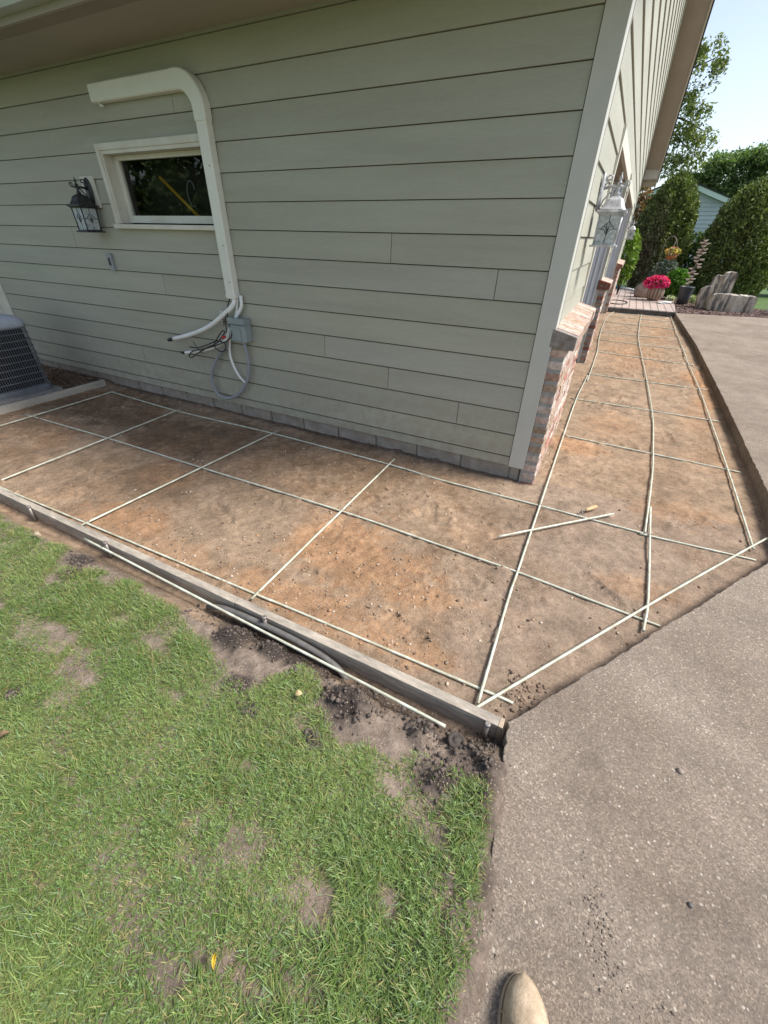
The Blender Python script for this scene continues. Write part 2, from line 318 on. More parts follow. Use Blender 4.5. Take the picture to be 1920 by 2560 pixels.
def m_paver():
    mt, nt, b = newmat('clay_pavers'); L = nt.links.new
    tc = N(nt, 'TexCoord'); mp = N(nt, 'Mapping'); mp.inputs['Rotation'].default_value = (0, 0, R(90)); L(tc.outputs['Object'], mp.inputs[0])
    br = N(nt, 'TexBrick', Scale=1); br.inputs['Color1'].default_value = (.43, .33, .28, 1); br.inputs['Color2'].default_value = (.36, .29, .26, 1); br.inputs['Mortar'].default_value = (.16, .13, .11, 1)
    br.inputs['Mortar Size'].default_value = .012; br.inputs['Brick Width'].default_value = .30; br.inputs['Row Height'].default_value = .17; L(mp.outputs[0], br.inputs['Vector'])
    nz = N(nt, 'TexNoise', Scale=5, Detail=5); L(tc.outputs['Object'], nz.inputs['Vector'])
    mr = N(nt, 'MapRange'); mr.inputs[3].default_value = .75; mr.inputs[4].default_value = 1.25; L(nz.outputs['Fac'], mr.inputs[0])
    vm = N(nt, 'VectorMath', operation='SCALE'); L(br.outputs['Color'], vm.inputs[0]); L(mr.outputs[0], vm.inputs['Scale']); L(vm.outputs[0], b.inputs['Base Color'])
    b.inputs['Roughness'].default_value = .9
    bp = N(nt, 'Bump', Strength=1, Distance=.006, invert=True); L(br.outputs['Fac'], bp.inputs['Height']); L(bp.outputs[0], b.inputs['Normal']); return mt
M['paver'] = m_paver()
def m_glass(name, tint, refl=.5):
    mt, nt, b = newmat(name); L = nt.links.new; nt.nodes.remove(b)
    t = N(nt, 'BsdfTransparent'); t.inputs[0].default_value = rgba(tint); g = N(nt, 'BsdfGlossy'); g.inputs['Roughness'].default_value = .02
    fr = N(nt, 'Fresnel', IOR=1.5); mx = N(nt, 'MixShader'); L(fr.outputs[0], mx.inputs[0]); L(t.outputs[0], mx.inputs[1]); L(g.outputs[0], mx.inputs[2])
    L(mx.outputs[0], nt.nodes['Material Output'].inputs[0]); return mt
M['glass'] = m_glass('window_glass', (.75, .78, .72))
def m_lampglass():
    mt, nt, b = newmat('seeded_lamp_glass'); L = nt.links.new
    tc = N(nt, 'TexCoord'); nz = N(nt, 'TexNoise', Scale=45, Detail=5); L(tc.outputs['Object'], nz.inputs['Vector'])
    rp = N(nt, 'ValToRGB'); rp.color_ramp.elements[0].color = (.52, .58, .60, 1); rp.color_ramp.elements[1].color = (.80, .84, .85, 1); rp.color_ramp.elements[0].position = .35; rp.color_ramp.elements[1].position = .62
    L(nz.outputs['Fac'], rp.inputs[0]); L(rp.outputs[0], b.inputs['Base Color']); b.inputs['Roughness'].default_value = .25
    t = N(nt, 'BsdfTranslucent'); L(rp.outputs[0], t.inputs['Color']); mx = N(nt, 'MixShader'); mx.inputs[0].default_value = .5; L(b.outputs[0], mx.inputs[1]); L(t.outputs[0], mx.inputs[2])
    L(mx.outputs[0], nt.nodes['Material Output'].inputs[0]); return mt
M['lampglass'] = m_lampglass()

# ------------------------------------------------------------------ ground: one height field for pad, trench and lawn bed
BX = [-9, -2.8, -2.4, -2.08, -1.9, -1.55, -1.3, -1.1, -.92, -.72, -.48, -.35, -.22, -.2, -.06, .09, .22, .33, .46, .52, .7]
BY = [-2.25, -2.2, -2.19, -2.17, -2.27, -2.18, -2.19, -2.22, -2.26, -2.34, -2.31, -2.2, -2.22, -2.27, -2.36, -2.32, -2.27, -2.3, -2.28, -2.3, -2.3]
BARE = [(-1.86, -2.26, .12, .06), (-1.82, -2.39, .07, .05), (-1.57, -2.26, .08, .04), (-.1, -2.28, .13, .08), (-.15, -2.44, .045, .03), (.31, -2.35, .09, .06), (.12, -2.34, .05, .03), (-.21, -2.41, .05, .025),
        (-1.29, -2.84, .05, .03), (-1.46, -2.57, .13, .05), (-1.17, -2.66, .12, .045), (-.43, -2.45, .06, .03), (-.53, -2.36, .08, .04), (.14, -2.79, .05, .06), (-.03, -3.0, .07, .04), (.17, -2.94, .09, .05), (.08, -2.99, .06, .03),
        (.29, -2.69, .06, .05), (-.12, -3.07, .06, .04), (.18, -2.44, .05, .03), (-1.0, -2.42, .10, .04), (-1.28, -2.4, .08, .04), (-.75, -2.55, .07, .03), (-.30, -2.62, .05, .03), (.0, -2.55, .05, .025), (-.8, -2.93, .05, .03), (.38, -2.5, .05, .05), (-1.9, -2.62, .1, .04)]
MOUND = [(-1.87, -2.22, .07, .03), (-1.8, -2.33, .05, .02), (-.1, -2.27, .10, .05), (-.15, -2.43, .04, .018), (.32, -2.34, .07, .035), (.2, -2.2, .05, .03), (.4, -2.22, .07, .04), (-.75, -2.2, .08, .03), (-.55, -2.18, .06, .03), (-.43, -2.45, .04, .012), (.45, -2.12, .05, .03), (-.55, -2.4, .05, .012), (-1.29, -2.84, .04, .015)]
def lawn_in(x, y):
    """1 on the grass, 0 on bare ground"""
    yb = np.interp(x, BX, BY)+.05*fbm(x, y, 9, 3, 5)
    a = sstep(0, .05, yb-y)*sstep(0, .05, np.interp(y, [-4, -2.81, -2.63, -2.47, -2.19], [.56, .555, .545, .52, .475])-.012+.03*fbm(x, y, 12, 3, 6)-x)
    n = .35*fbm(x, y, 22, 3, 9)
    a = a*(1-.5*sstep(.22, .42, fbm(x, y, 6.5, 4, 19)+.16*np.exp(-((x+1.3)/.5)**2-((y+2.5)/.22)**2)+.10*np.exp(-((x-.1)/.25)**2-((y+2.9)/.15)**2)))
    for bx, by, rx, ry in BARE:
        d = np.sqrt(((x-bx)/rx)**2+((y-by)/ry)**2)+n*2.2
        a = a*(1-.88*(1-sstep(.5, 1.2, d+.25*fbm(x, y, 55, 2, 8))))
    return a
def H(x, y):
    x = np.asarray(x, float); y = np.asarray(y, float)
    pad = .010*fbm(x, y, 1.1, 3, 1)+.008*fbm(x, y, 6, 4, 2)+.005*fbm(x, y, 32, 3, 3)
    lump = np.clip(fbm(x, y, 16, 4, 21)-.2, 0, 1)*.05
    pad = pad+prints(x, y)+lump*sstep(.0, .25, fbm(x, y, .9, 2, 33)+.12)
    pad = pad+.006*sstep(-.16, -.02, y)*(x < .05)                       # soil drawn up to the foundation
    pad = pad+.03*sstep(-4.85, -4.95, x)                               # soil around the condenser
    g = .058+.010*fbm(x, y, 2.2, 3, 41)+.012*fbm(x, y, 18, 3, 42)
    de = np.interp(y, [-4, -2.81, -2.63, -2.47, -2.3], [.54, .539, .536, .521, .495])-x
    g = g+.008+(.035-.006*np.clip(fbm(x, y, 30, 2, 77)*4, -1, 1))*sstep(.22, .03, de)*sstep(-2.28, -2.42, y)*sstep(-.075, -.02, de)
    t = sstep(-2.11, -2.25, y); tr = -.012*np.exp(-((y+2.12)/.03)**2)
    z = pad*(1-t)+g*t+tr
    rough = np.clip(1-np.abs(y+2.2)/.16, 0, 1)
    z = z+rough*(.05*np.clip(fbm(x, y, 16, 3, 51), -.1, 1)+.03*fbm(x, y, 45, 2, 52))*sstep(-1.2, -.7, x)
    z = z+(.045+.02*fbm(x, y, 20, 3, 78))*sstep(.09, .02, .485-x)*sstep(.53, .50, x)*sstep(-2.09, -2.13, y)*sstep(-2.42, -2.36, y)
    for mx, my, r, h in MOUND:
        d = np.sqrt((x-mx)**2+(y-my)**2)/r
        z = z+h*np.clip(1-d*d*.6, 0, 1)**1.5*(1+.9*fbm(x, y, 28, 3, 61))
    return z
PRINTS = [(.05, -1.35, .5), (.35, -1.55, .8), (.75, -1.0, 2.4), (-.35, -.75, 1.9), (.6, .45, 1.2), (1.2, 1.6, 1.7), (.7, 2.6, 1.4), (-1.6, -1.45, 2.7), (-2.6, -.8, .3), (1.25, .0, .9), (-.1, -1.75, 2.9)]
def prints(x, y):
    """boot prints pressed into the soil"""
    z = np.zeros_like(x)
    for px, py, a in PRINTS:
        u = (x-px)*math.cos(a)+(y-py)*math.sin(a); v = -(x-px)*math.sin(a)+(y-py)*math.cos(a)
        w_ = .045-.012*np.cos(u*22); inn = sstep(1.1, .85, np.sqrt((u/.145)**2+(v/w_)**2)); rim = np.exp(-((np.sqrt((u/.145)**2+(v/w_)**2)-1.12)/.13)**2)
        z = z-inn*(.010+.004*np.sin(u*2*math.pi/.042))+.006*rim
    return z
def blobs(x, y, L, n):
    a = np.zeros_like(x)
    for bx, by, rx, ry, wt in L:
        d = np.sqrt(((x-bx)/rx)**2+((y-by)/ry)**2)+n; a = np.maximum(a, wt*(1-sstep(.35, 1.15, d)))
    return a
def soil_col(x, y):
    n = .9*fbm(x, y, 3.2, 5, 71)+.55*fbm(x, y, 22, 4, 73); n2 = fbm(x, y, 1.3, 4, 75)
    tan = np.array((.325, .228, .15)); brown = np.array((.20, .13, .08)); orange = np.array((.37, .212, .115)); grey = np.array((.305, .224, .163)); mud = np.array((.062, .049, .042)); bed = np.array((.245, .19, .15))
    c = tan+np.zeros(x.shape+(3,))
    def mixin(c, col, a): return c*(1-a[..., None])+col*a[..., None]
    c = mixin(c, grey, np.clip(sstep(-.3, .5, x)*.9*(y < .1)+.2, 0, 1))
    c = mixin(c, brown, np.clip(blobs(x, y, [(-3.5, -.6, 2.2, .6, 1), (-1.2, -.5, 1.4, .4, .85), (-2.6, -1.35, .7, .25, .6), (-3.9, -1.6, .5, .2, .6), (-4.2, -1.2, .6, .5, .5), (-1.7, -1.0, .6, .3, .5), (.2, -.5, .5, .3, .35), (1.1, .4, .35, .8, .4), (.0, -1.0, .3, .25, .5), (-.2, -1.25, .15, .25, .6), (.45, -1.1, .2, .25, .35), (1.0, 6, 1, 3, .2)], n)+.35*sstep(.0, .35, n2), 0, 1))
    c = mixin(c, orange, np.clip(blobs(x, y, [(-.55, -1.35, .5, .32, .95), (-.05, -1.5, .3, .14, .6), (-.5, -1.85, .7, .14, .75), (-2.1, -1.82, .35, .16, .75), (-1.5, -1.9, .5, .12, .45), (-.9, -1.2, .3, .2, .5), (.42, .95, .22, .3, .75), (1.72, 3.9, .22, 1.1, .95), (1.2, .1, .3, .2, .45), (.9, -.9, .25, .12, .45), (-3.9, -1.3, .4, .2, .4), (.8, 5.5, .6, 1.2, .45), (-2.4, -1.2, .4, .2, .35), (1.55, 2.2, .2, .6, .4), (.6, 1.6, .25, .5, .45), (1.3, 7.6, .3, 1.5, .4)], n)+.25*sstep(.2, .5, fbm(x, y, 2.4, 4, 82)), 0, .85))
    lawn = sstep(-2.13, -2.2, y); c = mixin(c, bed, lawn)
    c = mixin(c, np.array((.36, .23, .13)), lawn*blobs(x, y, [(-2.2, -2.16, .5, .04, .9), (-.95, -2.2, .35, .03, .5), (.02, -2.15, .3, .03, .7)], n))
    md = blobs(x, y, [(a, b, r*1.25, r*1.1, 1) for a, b, r, h in MOUND]+[(.4, -2.3, .14, .14, .9), (-.6, -2.16, .35, .06, .9), (.15, -2.14, .4, .05, .85), (-1.8, -2.16, .5, .03, .5), (.52, -2.45, .03, .2, .4)], n*.8)
    c = mixin(c, mud, np.clip(md, 0, 1)*sstep(-2.07, -2.1, y))
    c = mixin(c, mud*1.4, np.clip((1-sstep(.01, .07, -y+.03*n))*(x < .15)*(y < .1)*.7, 0, 1))
    c = mixin(c, brown*.7, np.clip(sstep(-4.9, -5.0, x)*.8, 0, 1))
    return c*(1+.35*fbm(x, y, 40, 3, 91)[..., None])*(1+.3*fbm(x, y, 9, 4, 95)[..., None])
def ground_mesh(xs, ys, keep, name):
    X, Y = np.meshgrid(xs, ys); Z = H(X, Y); C = soil_col(X, Y)
    nx, ny = len(xs), len(ys); idx = np.arange(nx*ny).reshape(ny, nx)
    q = np.stack([idx[:-1, :-1], idx[:-1, 1:], idx[1:, 1:], idx[1:, :-1]], -1)
    k = keep((X[:-1, :-1]+X[1:, 1:])/2, (Y[:-1, :-1]+Y[1:, 1:])/2); q = q[k]
    used = np.zeros(nx*ny, bool); used[q.ravel()] = True; mp = np.cumsum(used)-1
    V = np.stack([X, Y, Z], -1).reshape(-1, 3)[used]
    return mesh_np(name, V, mp[q], C.reshape(-1, 3)[used], True)
xs = np.concatenate([np.arange(-9, -5.2, .05), np.arange(-5.2, 2.3, .0125)])
ys = np.concatenate([np.arange(-4.4, -3.4, .04), np.arange(-3.4, 1.2, .0125), np.arange(1.2, 4, .02), np.arange(4, 10.6, .035)])
so_ = link('soil', ground_mesh(xs, ys, lambda x, y: ((y < .06) | (x > -.02)) & ~((x > .75) & (y < -1.9)), 'soil'), M['soil']); tag(so_, kind='structure')
b = MB(); b.quad((-150, -150, -.08), (150, -150, -.08), (150, 150, -.08), (-150, 150, -.08))
M['turf'] = mat('distant_turf', (.085, .15, .035), (.06, .10, .028), scale=3, rough=.9, fine=.3, fscale=20)
tag(obj('ground', b, M['turf']), kind='structure')
b = MB(); b.m = 0
for x0, x1, y0, y1 in [(-60, 60, 15.2, 60), (1.9, 60, 13.2, 15.2), (3.6, 60, 12.5, 13.2)]: b.quad((x0, y0, .085), (x1, y0, .085), (x1, y1, .085), (x0, y1, .085))
tag(obj('lawn', b, M['turf']), kind='structure')

# driveway slab with chipped edges
def jag(pts, step, amp, seed, wave=.5):
    out = []; rr = random.Random(seed)
    for (x0, y0), (x1, y1) in zip(pts[:-1], pts[1:]):
        L = math.hypot(x1-x0, y1-y0); n = max(1, int(L/step)); nx, ny = -(y1-y0)/L, (x1-x0)/L
        for i in range(n):
            t = i/n; k = 0 if i == 0 else amp*(rr.random()-.5)*2+amp*wave*math.sin(t*L*9+seed)
            out.append((x0+(x1-x0)*t+nx*k, y0+(y1-y0)*t+ny*k))
    return out+[pts[-1]]
edge = jag([(.56, -4.6), (.545, -3.2), (.539, -2.81), (.536, -2.63), (.521, -2.475), (.483, -2.19), (.467, -2.05)], .02, .006, 3)[:-1] + \
       jag([(.467, -2.05), (.76, -1.63), (1.56, -.437), (1.70, -.2)], .025, .004, 4)[:-1] + jag([(1.70, -.2), (1.745, .53), (1.786, 3), (1.81, 6.2), (1.735, 10.28)], .04, .004, 5, 0)
poly = edge+[(3.75, 10.75), (9, 11.8), (14, 13), (14, -4.6)]
b = MB(); b.prism(poly, lambda u, v, d: (u, v, d), -.06, .1)
drv = obj('driveway', b, M['asphalt'], bevel=.004); tag(drv, kind='structure')

b = MB(); b.cbox(.14, 1.735, 10.325, 10.40, -.05, .108, .006)
M['edge'] = mat('shaded_edge_stone', (.13, .12, .115), (.07, .065, .06), scale=12, rough=.9, bump=.004, bscale=50)  # stones coloured dark so the step front reads as shaded
single('patio_edging', b, M['edge'], 'edging stone coloured dark as the shaded step under the front of the paver patio', 'edging', (.9, 10.36, 0))
# pad of pavers at the end of the path
b = MB(); b.prism([(.13, 10.42), (1.73, 10.36), (1.79, 11.6), (1.82, 12.85), (1.38, 12.78), (.95, 13.3), (1.0, 14.9), (.7, 15.5), (.1, 15.9), (-2, 15.9), (-2, 12.9), (.13, 12.9)], lambda u, v, d: (u, v, d), -.05, .12)
tag(obj('patio', b, M['paver'], bevel=.006), kind='structure')
b = MB(); b.prism([(1.74, 10.30), (2.8, 10.5), (3.74, 10.78), (6, 11.3), (6.2, 12.6), (3.9, 12.5), (2.5, 13.7), (1.83, 14.2), (1.0, 15.2), (.96, 13.32), (1.39, 12.8), (1.83, 12.87), (1.80, 11.6)], lambda u, v, d: (u, v, d), -.05, .095)
M['bed'] = mat('mulch_bed', (.13, .085, .07), (.07, .045, .038), scale=30, rough=.95, bump=.03, bscale=40)
tag(obj('mulch_bed', b, M['bed']), kind='structure')

# ------------------------------------------------------------------ the house
house = thing('house', 'grey green lap sided house with brick wainscot and gabled garage front', 'house', (0, 0, 0))
COURSE, Z0 = .1775, .185
def lap(mb, ax, a0b, a1b, a0t, a1t, zb, z0, z1, face):
    """one clapboard strip; the board is proud at its lower edge"""
    d = lambda z: .004+.011*(1-(z-zb)/COURSE)
    if z0 == zb: z0 += .0044+.0052*max(0, 1.75-zb)*(ax == 'x')  # gap on to black backing draws the shadow line under the board
    P = (lambda a, o, z: (a, face-o, z)) if ax == 'x' else (lambda a, o, z: (face+o, a, z))
    mb.hexa([P(a0b, d(z0), z0), P(a1b, d(z0), z0), P(a1b, -.01, z0), P(a0b, -.01, z0), P(a0t, d(z1), z1), P(a1t, d(z1), z1), P(a1t, -.01, z1), P(a0t, -.01, z1)])
WX0, WX1, WZ0, WZ1 = -3.87, -2.60, 1.62, 2.17
joints = {7: [-1.08, -4.67], 6: [-.32], 5: [-3.49], 3: [-1.68], 2: [-1.08], 1: [-.47, -4.11], 12: [-2.9], 9: [-5.9], 4: [-2.72]}
b = MB()
for k in range(-1, 15):
    zb = Z0+COURSE*k; z0 = max(zb, .118); z1 = min(Z0+COURSE*(k+1), 2.70)
    if z1 <= z0: continue
    cuts = [-6.52]+sorted(joints.get(k, []))+[-.012]
    for x0, x1 in zip(cuts[:-1], cuts[1:]):
        q_ = random.uniform(.96, 1.04); b.col = (q_, q_, q_*random.uniform(.97, 1.03))
        x0 += .0022; x1 -= .0022
        def put(a, c, lo, hi):
            if c-a > .01 and hi-lo > .004: lap(b, 'x', a, c, a, c, zb, lo, hi, 0)
        if z1 <= WZ0 or z0 >= WZ1: put(x0, x1, z0, z1)
        else:
            put(x0, min(x1, WX0), z0, z1); put(max(x0, WX1), x1, z0, z1)
            put(max(x0, WX0), min(x1, WX1), z0, WZ0); put(max(x0, WX0), min(x1, WX1), WZ1, z1)
obj('side_wall', b, M['siding'], house)
b = MB()
for x0, x1, z0, z1 in [(-9, WX0, .125, 2.72), (WX1, .07, .125, 2.72), (WX0, WX1, .125, WZ0), (WX0, WX1, WZ1, 2.72)]: b.box(x0, x1, .0105, .11, z0, z1)
obj('shadow_line_backing', b, M['dark'], house)  # black sheet behind the laps, standing in for their shadow lines
# corner boards
b = MB(); b.cbox(-.010, .104, -.019, .0, .115, 2.9, .002); b.cbox(.088, .1045, .0005, .1, 1.10, 3.0, .002); b.cbox(.094, .1075, .101, .112, 1.10, 3.0, .001)
obj('corner_trim', b, M['trim'], house)
# foundation
b = MB(); x = -8.0; i = 0; rr = random.Random(3)
while x < .08:
    x1 = min(x+.40, .082); b.cbox(x+.006, x1-.006, .012+rr.uniform(0, .004), .2, -.08, .119, .008); x = x1
b.m = 1; b.box(-8, .08, .030, .19, -.08, .117)
obj('foundation', b, [M['block'], M['mortar']], house)
# eave over the side wall
b = MB(); b.box(-9, .40, -.625, -.002, 2.69, 2.705)
for i in range(430):
    xx = -5.6+i*.0115; b.box(xx, xx+.0055, -.59, -.475, 2.682, 2.6902)
obj('soffit', b, M['soffit'], house)
b = MB(); b.box(-9, .43, -.648, -.626, 2.665, 2.86); obj('fascia', b, M['soffit'], house)
b = MB(); gp = [(-.650, 2.70), (-.650, 2.82), (-.656, 2.82), (-.656, 2.706), (-.72, 2.706), (-.745, 2.76), (-.775, 2.80), (-.775, 2.825), (-.782, 2.825), (-.782, 2.796), (-.752, 2.752), (-.724, 2.70)]
b.prism(gp, lambda u, v, d: (d, u, v), -9, .45); obj('gutter', b, M['gutter'], house)
# front wall: lap siding round the two garage openings, cut along the gable
FX, WID, SL, ZE = .085, 12.8, .32, 3.0
D1, D2, DH = (1.56, 4.25), (5.0, 9.9), 2.20
rl = lambda z: max(.112, (z-ZE)/SL); rh = lambda z: WID-max(0, (z-ZE)/SL)
b = MB(); fj = {9: [2.8], 10: [6.2], 12: [4.4], 13: [8.1], 14: [5.2], 16: [7.4]}
for k in range(4, 30):
    zb = Z0+COURSE*k; z0 = max(zb, 1.0); z1 = zb+COURSE
    if rh(z0)-rl(z0) < .2: break
    z1 = min(z1, ZE+SL*WID/2-.02)
    segs = []
    if z1 <= DH+.11 or z0 < DH+.10:
        segs = [(.112, 1.5, None), (4.31, 4.94, None), (9.96, WID-.1, None)]
        lo_, hi_ = z0, z1
        for s0, s1, _ in segs: lap(b, 'y', s0, s1, s0, s1, zb, z0, z1, FX)
        if z1 > DH+.10:
            for s0, s1 in ((1.5, 4.31), (4.94, 9.96)): lap(b, 'y', s0, s1, s0, s1, zb, DH+.10, z1, FX)
    else:
        cuts = [None]+fj.get(k, [])+[None]
        for c0, c1 in zip(cuts[:-1], cuts[1:]):
            q_ = random.uniform(.96, 1.04); b.col = (q_, q_, q_)
            lap(b, 'y', rl(z0) if c0 is None else c0+.002, rh(z0) if c1 is None else c1-.002, rl(z1) if c0 is None else c0+.002, rh(z1) if c1 is None else c1-.002, zb, z0, z1, FX)
obj('front_wall', b, M['siding_f'], house)
b = MB()
def fb(y0, y1, z0, z1): b.box(-.05, FX-.0105, y0, y1, z0, z1)
fb(.012, 1.5, .13, DH+.1); fb(4.31, 4.94, 0, DH+.1); fb(9.96, WID, 0, DH+.1); fb(.012, WID, DH+.1005, 3.0)
b.prism([(.02, 3.001), (WID-.02, 3.001), (WID/2, ZE+SL*WID/2-.02)], lambda u, v, d: (d, u, v), -.05, FX-.0105)
b.box(-8, -.06, WID-.1, WID, 0, 2.9)
obj('front_shadow_backing', b, M['dark'], house)  # black backing again, shadow lines of the front laps
# garage openings: casing, deep jambs, dark inside
b = MB()
for (y0, y1) in (D1, D2):
    b.cbox(FX-.01, .112, y0-.06, y0, .0, DH+.1, .003); b.cbox(FX-.01, .112, y1, y1+.06, .0, DH+.1, .003); b.cbox(FX-.01, .110, y0+.0005, y1-.0005, DH, DH+.1, .003)
obj('door_casing', b, M['white'], house)
b = MB()
M['jamb'] = mat('jamb_paint', (.80, .82, .86), (.74, .76, .80), scale=4, rough=.45, fine=.03)
for (y0, y1) in (D1, D2):
    b = MB(); b.box(-.07, FX-.0115, y1+.002, y1+.10, .05, DH+.09); b.cbox(-.072, -.045, y1-.012, y1+.0015, .055, DH, .003); b.cbox(-.015, -.002, y1-.010, y1+.0015, .055, DH, .003); b.cbox(.05, .07, y1-.008, y1+.0015, .055, DH, .002)
    obj('door_jamb', b, M['jamb'], house)
    b = MB(); b.box(-.07, FX-.0115, y0-.10, y0-.002, .05, DH+.09); obj('door_jamb', b, M['jamb'], house)
b = MB()
for (y0, y1) in (D1, D2): b.box(-.10, FX-.0115, y0-.001, y1+.001, DH+.004, DH+.095); b.box(.0, .012, y0, y1, DH-.012, DH+.003)
obj('opening_head', b, M['soffit'], house)
b = MB()
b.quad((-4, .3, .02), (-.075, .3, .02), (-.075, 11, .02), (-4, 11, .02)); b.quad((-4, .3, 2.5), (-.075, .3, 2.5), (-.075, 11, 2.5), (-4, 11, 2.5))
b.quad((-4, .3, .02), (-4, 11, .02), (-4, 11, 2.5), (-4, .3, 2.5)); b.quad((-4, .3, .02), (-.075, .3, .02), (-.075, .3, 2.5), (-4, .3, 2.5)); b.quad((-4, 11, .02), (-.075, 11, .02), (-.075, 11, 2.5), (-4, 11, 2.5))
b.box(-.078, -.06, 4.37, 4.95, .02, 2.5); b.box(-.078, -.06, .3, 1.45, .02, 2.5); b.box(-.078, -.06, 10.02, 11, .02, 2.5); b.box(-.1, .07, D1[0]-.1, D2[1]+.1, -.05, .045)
obj('garage_interior', b, M['dark'], house)  # garage walls coloured near black to look unlit
# brick wainscot, header course ends showing at the corner
BR = [(.42, .27, .21), (.38, .19, .14), (.50, .41, .36), (.46, .35, .30), (.40, .29, .22), (.52, .44, .39), (.36, .27, .20), (.46, .33, .27), (.48, .38, .33), (.34, .15, .11)]
def wainscot(y0, y1, name, seed, capfirst):
    rr = random.Random(seed); b = MB(); b.m = 1; b.col = (1, 1, 1); b.box(.087, .193, y0+.004, y1-.004, -.08, 1.0)
    b.m = 0; z = -.055; row = 0
    while z < 1.0:
        zt = min(z+.067, 1.005); y = y0; first = True
        while y < y1-.02:
            L = .095 if (first and row % 2) else (.20 if not first or row % 2 == 0 else .2)
            yb = min(y+L, y1)
            c = rr.choice(BR); k = rr.uniform(.85, 1.15); b.col = (c[0]*k, c[1]*k, c[2]*k)
            xo = .198+rr.uniform(-.003, .005); xi = .088 if first else .15
            if first: xi = .098+rr.uniform(-.004, .004)
            b.cbox(xi, xo, y+(0 if first else .005), yb-.005, z+.005+rr.uniform(0, .003), zt-.006, .011)
            y = yb; first = False
        z += .0765; row += 1
    o = obj(name, b, [M['brick'], M['mortar']], house)
    b = MB(); y = y0-.02; i = 0
    while y < y1-.02:
        c = rr.choice(BR[2:8]); k = rr.uniform(.95, 1.2); b.col = (c[0]*k, c[1]*k, c[2]*k)
        if i == 0: b.col = capfirst
        xo = .247+rr.uniform(-.005, .004); t = rr.uniform(-.002, .002); yb = min(y+.064, y1)
        z0, za, zb_ = 1.01, 1.085+t, 1.125+t
        pts = [(.087, z0), (xo, z0-.005), (xo, za), (.087, zb_)]
        b.prism(pts, lambda u, v, d: (u, d, v), y, yb-.007); y = yb; i += 1
    b.m = 1; b.prism([(.088, 1.0), (.236, 1.0), (.236, 1.076), (.088, 1.113)], lambda u, v, d: (u, d, v), y0-.012, y1-.01)
    b.box(.086, .205, y0+.004, y1-.006, .985, 1.004)
    cap = obj('brick_cap', b, [M['brick'], M['mortar']], o, bevel=.004)
    return cap
wainscot(0.0, 1.49, 'brick_wainscot', 5, (.27, .24, .22))
c2 = wainscot(4.25, 4.94, 'brick_wainscot', 8, (.30, .12, .085))
for xx in (.135, .195): b = MB(); b.lathe([(.012, 0), (.012, .004)], 0, 0, 10); b.v = [(xx+p[0], 4.2285-p[2], 1.053+p[1]) for p in b.v]; obj('core_hole', b, M['mortar'], c2)
wainscot(9.96, 12.7, 'brick_wainscot', 11, (.34, .17, .12))
# gable overhang
pk = (WID/2, ZE+SL*WID/2)
b = MB(); b.prism([(-.62, ZE-SL*.62), pk, (WID+.55, ZE-SL*.55), (WID+.55, ZE-SL*.55+.02), (pk[0], pk[1]+.02), (-.62, ZE-SL*.62+.02)], lambda u, v, d: (d, u, v), .076, .42)
obj('rake_soffit', b, M['soffit'], house)
b = MB(); b.prism([(-.64, ZE-SL*.64-.03), (pk[0], pk[1]-.03), (WID+.57, ZE-SL*.57-.03), (WID+.57, ZE-SL*.57+.13), (pk[0], pk[1]+.13), (-.64, ZE-SL*.64+.13)], lambda u, v, d: (d, u, v), .4205, .445)
obj('rake_board', b, M['trim'], house)
b = MB(); b.prism([(WID-.35, 2.92), (WID+.55, 2.92), (WID+.55, ZE-SL*.55-.002), (WID-.35, ZE+SL*.35-.002)], lambda u, v, d: (d, u, v), .1055, .4195)
b.m = 1; b.box(.1055, .4195, WID-.34, WID+.54, 2.905, 2.9195)
obj('eave_return', b, [M['trim'], M['soffit']], house)
b = MB(); b.prism([(-.72, ZE-SL*.72+.132), (pk[0], pk[1]+.132), (WID+.66, ZE-SL*.66+.132), (WID+.66, ZE-SL*.66+.17), (pk[0], pk[1]+.17), (-.72, ZE-SL*.72+.17)], lambda u, v, d: (d, u, v), -9, .47)
obj('roof', b, M['shingle'], house)
b = MB(); b.cbox(.088, .1045, WID-.1, WID+.001, 1.1, 2.9, .002); obj('corner_trim', b, M['trim'], house)
# window
win_b = MB()
for x0, x1, z0, z1 in [(-3.905, -3.86, 1.635, 2.19), (-2.61, -2.565, 1.635, 2.19), (-3.8595, -2.6105, 2.145, 2.19)]: win_b.cbox(x0, x1, -.040, .0105, z0, z1, .003)
for x0, x1, z0, z1 in [(-3.86, -3.835, 1.64, 2.145), (-2.635, -2.61, 1.64, 2.145), (-3.8345, -2.6355, 2.12, 2.145)]: win_b.box(x0, x1, -.030, .09, z0, z1)
win = obj('window', win_b, M['white'], house)
b = MB(); b.cbox(-3.925, -2.56, -.055, .09, 1.600, 1.634, .003); obj('sill', b, M['white'], win)
b = MB()
for x0, x1, z0, z1 in [(-3.834, -3.775, 1.645, 2.119), (-2.69, -2.636, 1.645, 2.119), (-3.774, -2.691, 1.645, 1.70), (-3.774, -2.691, 2.085, 2.119)]: b.cbox(x0, x1, .055, .095, z0, z1, .004)
obj('sash', b, M['white'], win)
b = MB(); b.quad((-3.765, .075, 1.70), (-2.60, .075, 1.70), (-2.60, .075, 2.085), (-3.765, .075, 2.085)); obj('pane', b, M['glass'], win)
b = MB()
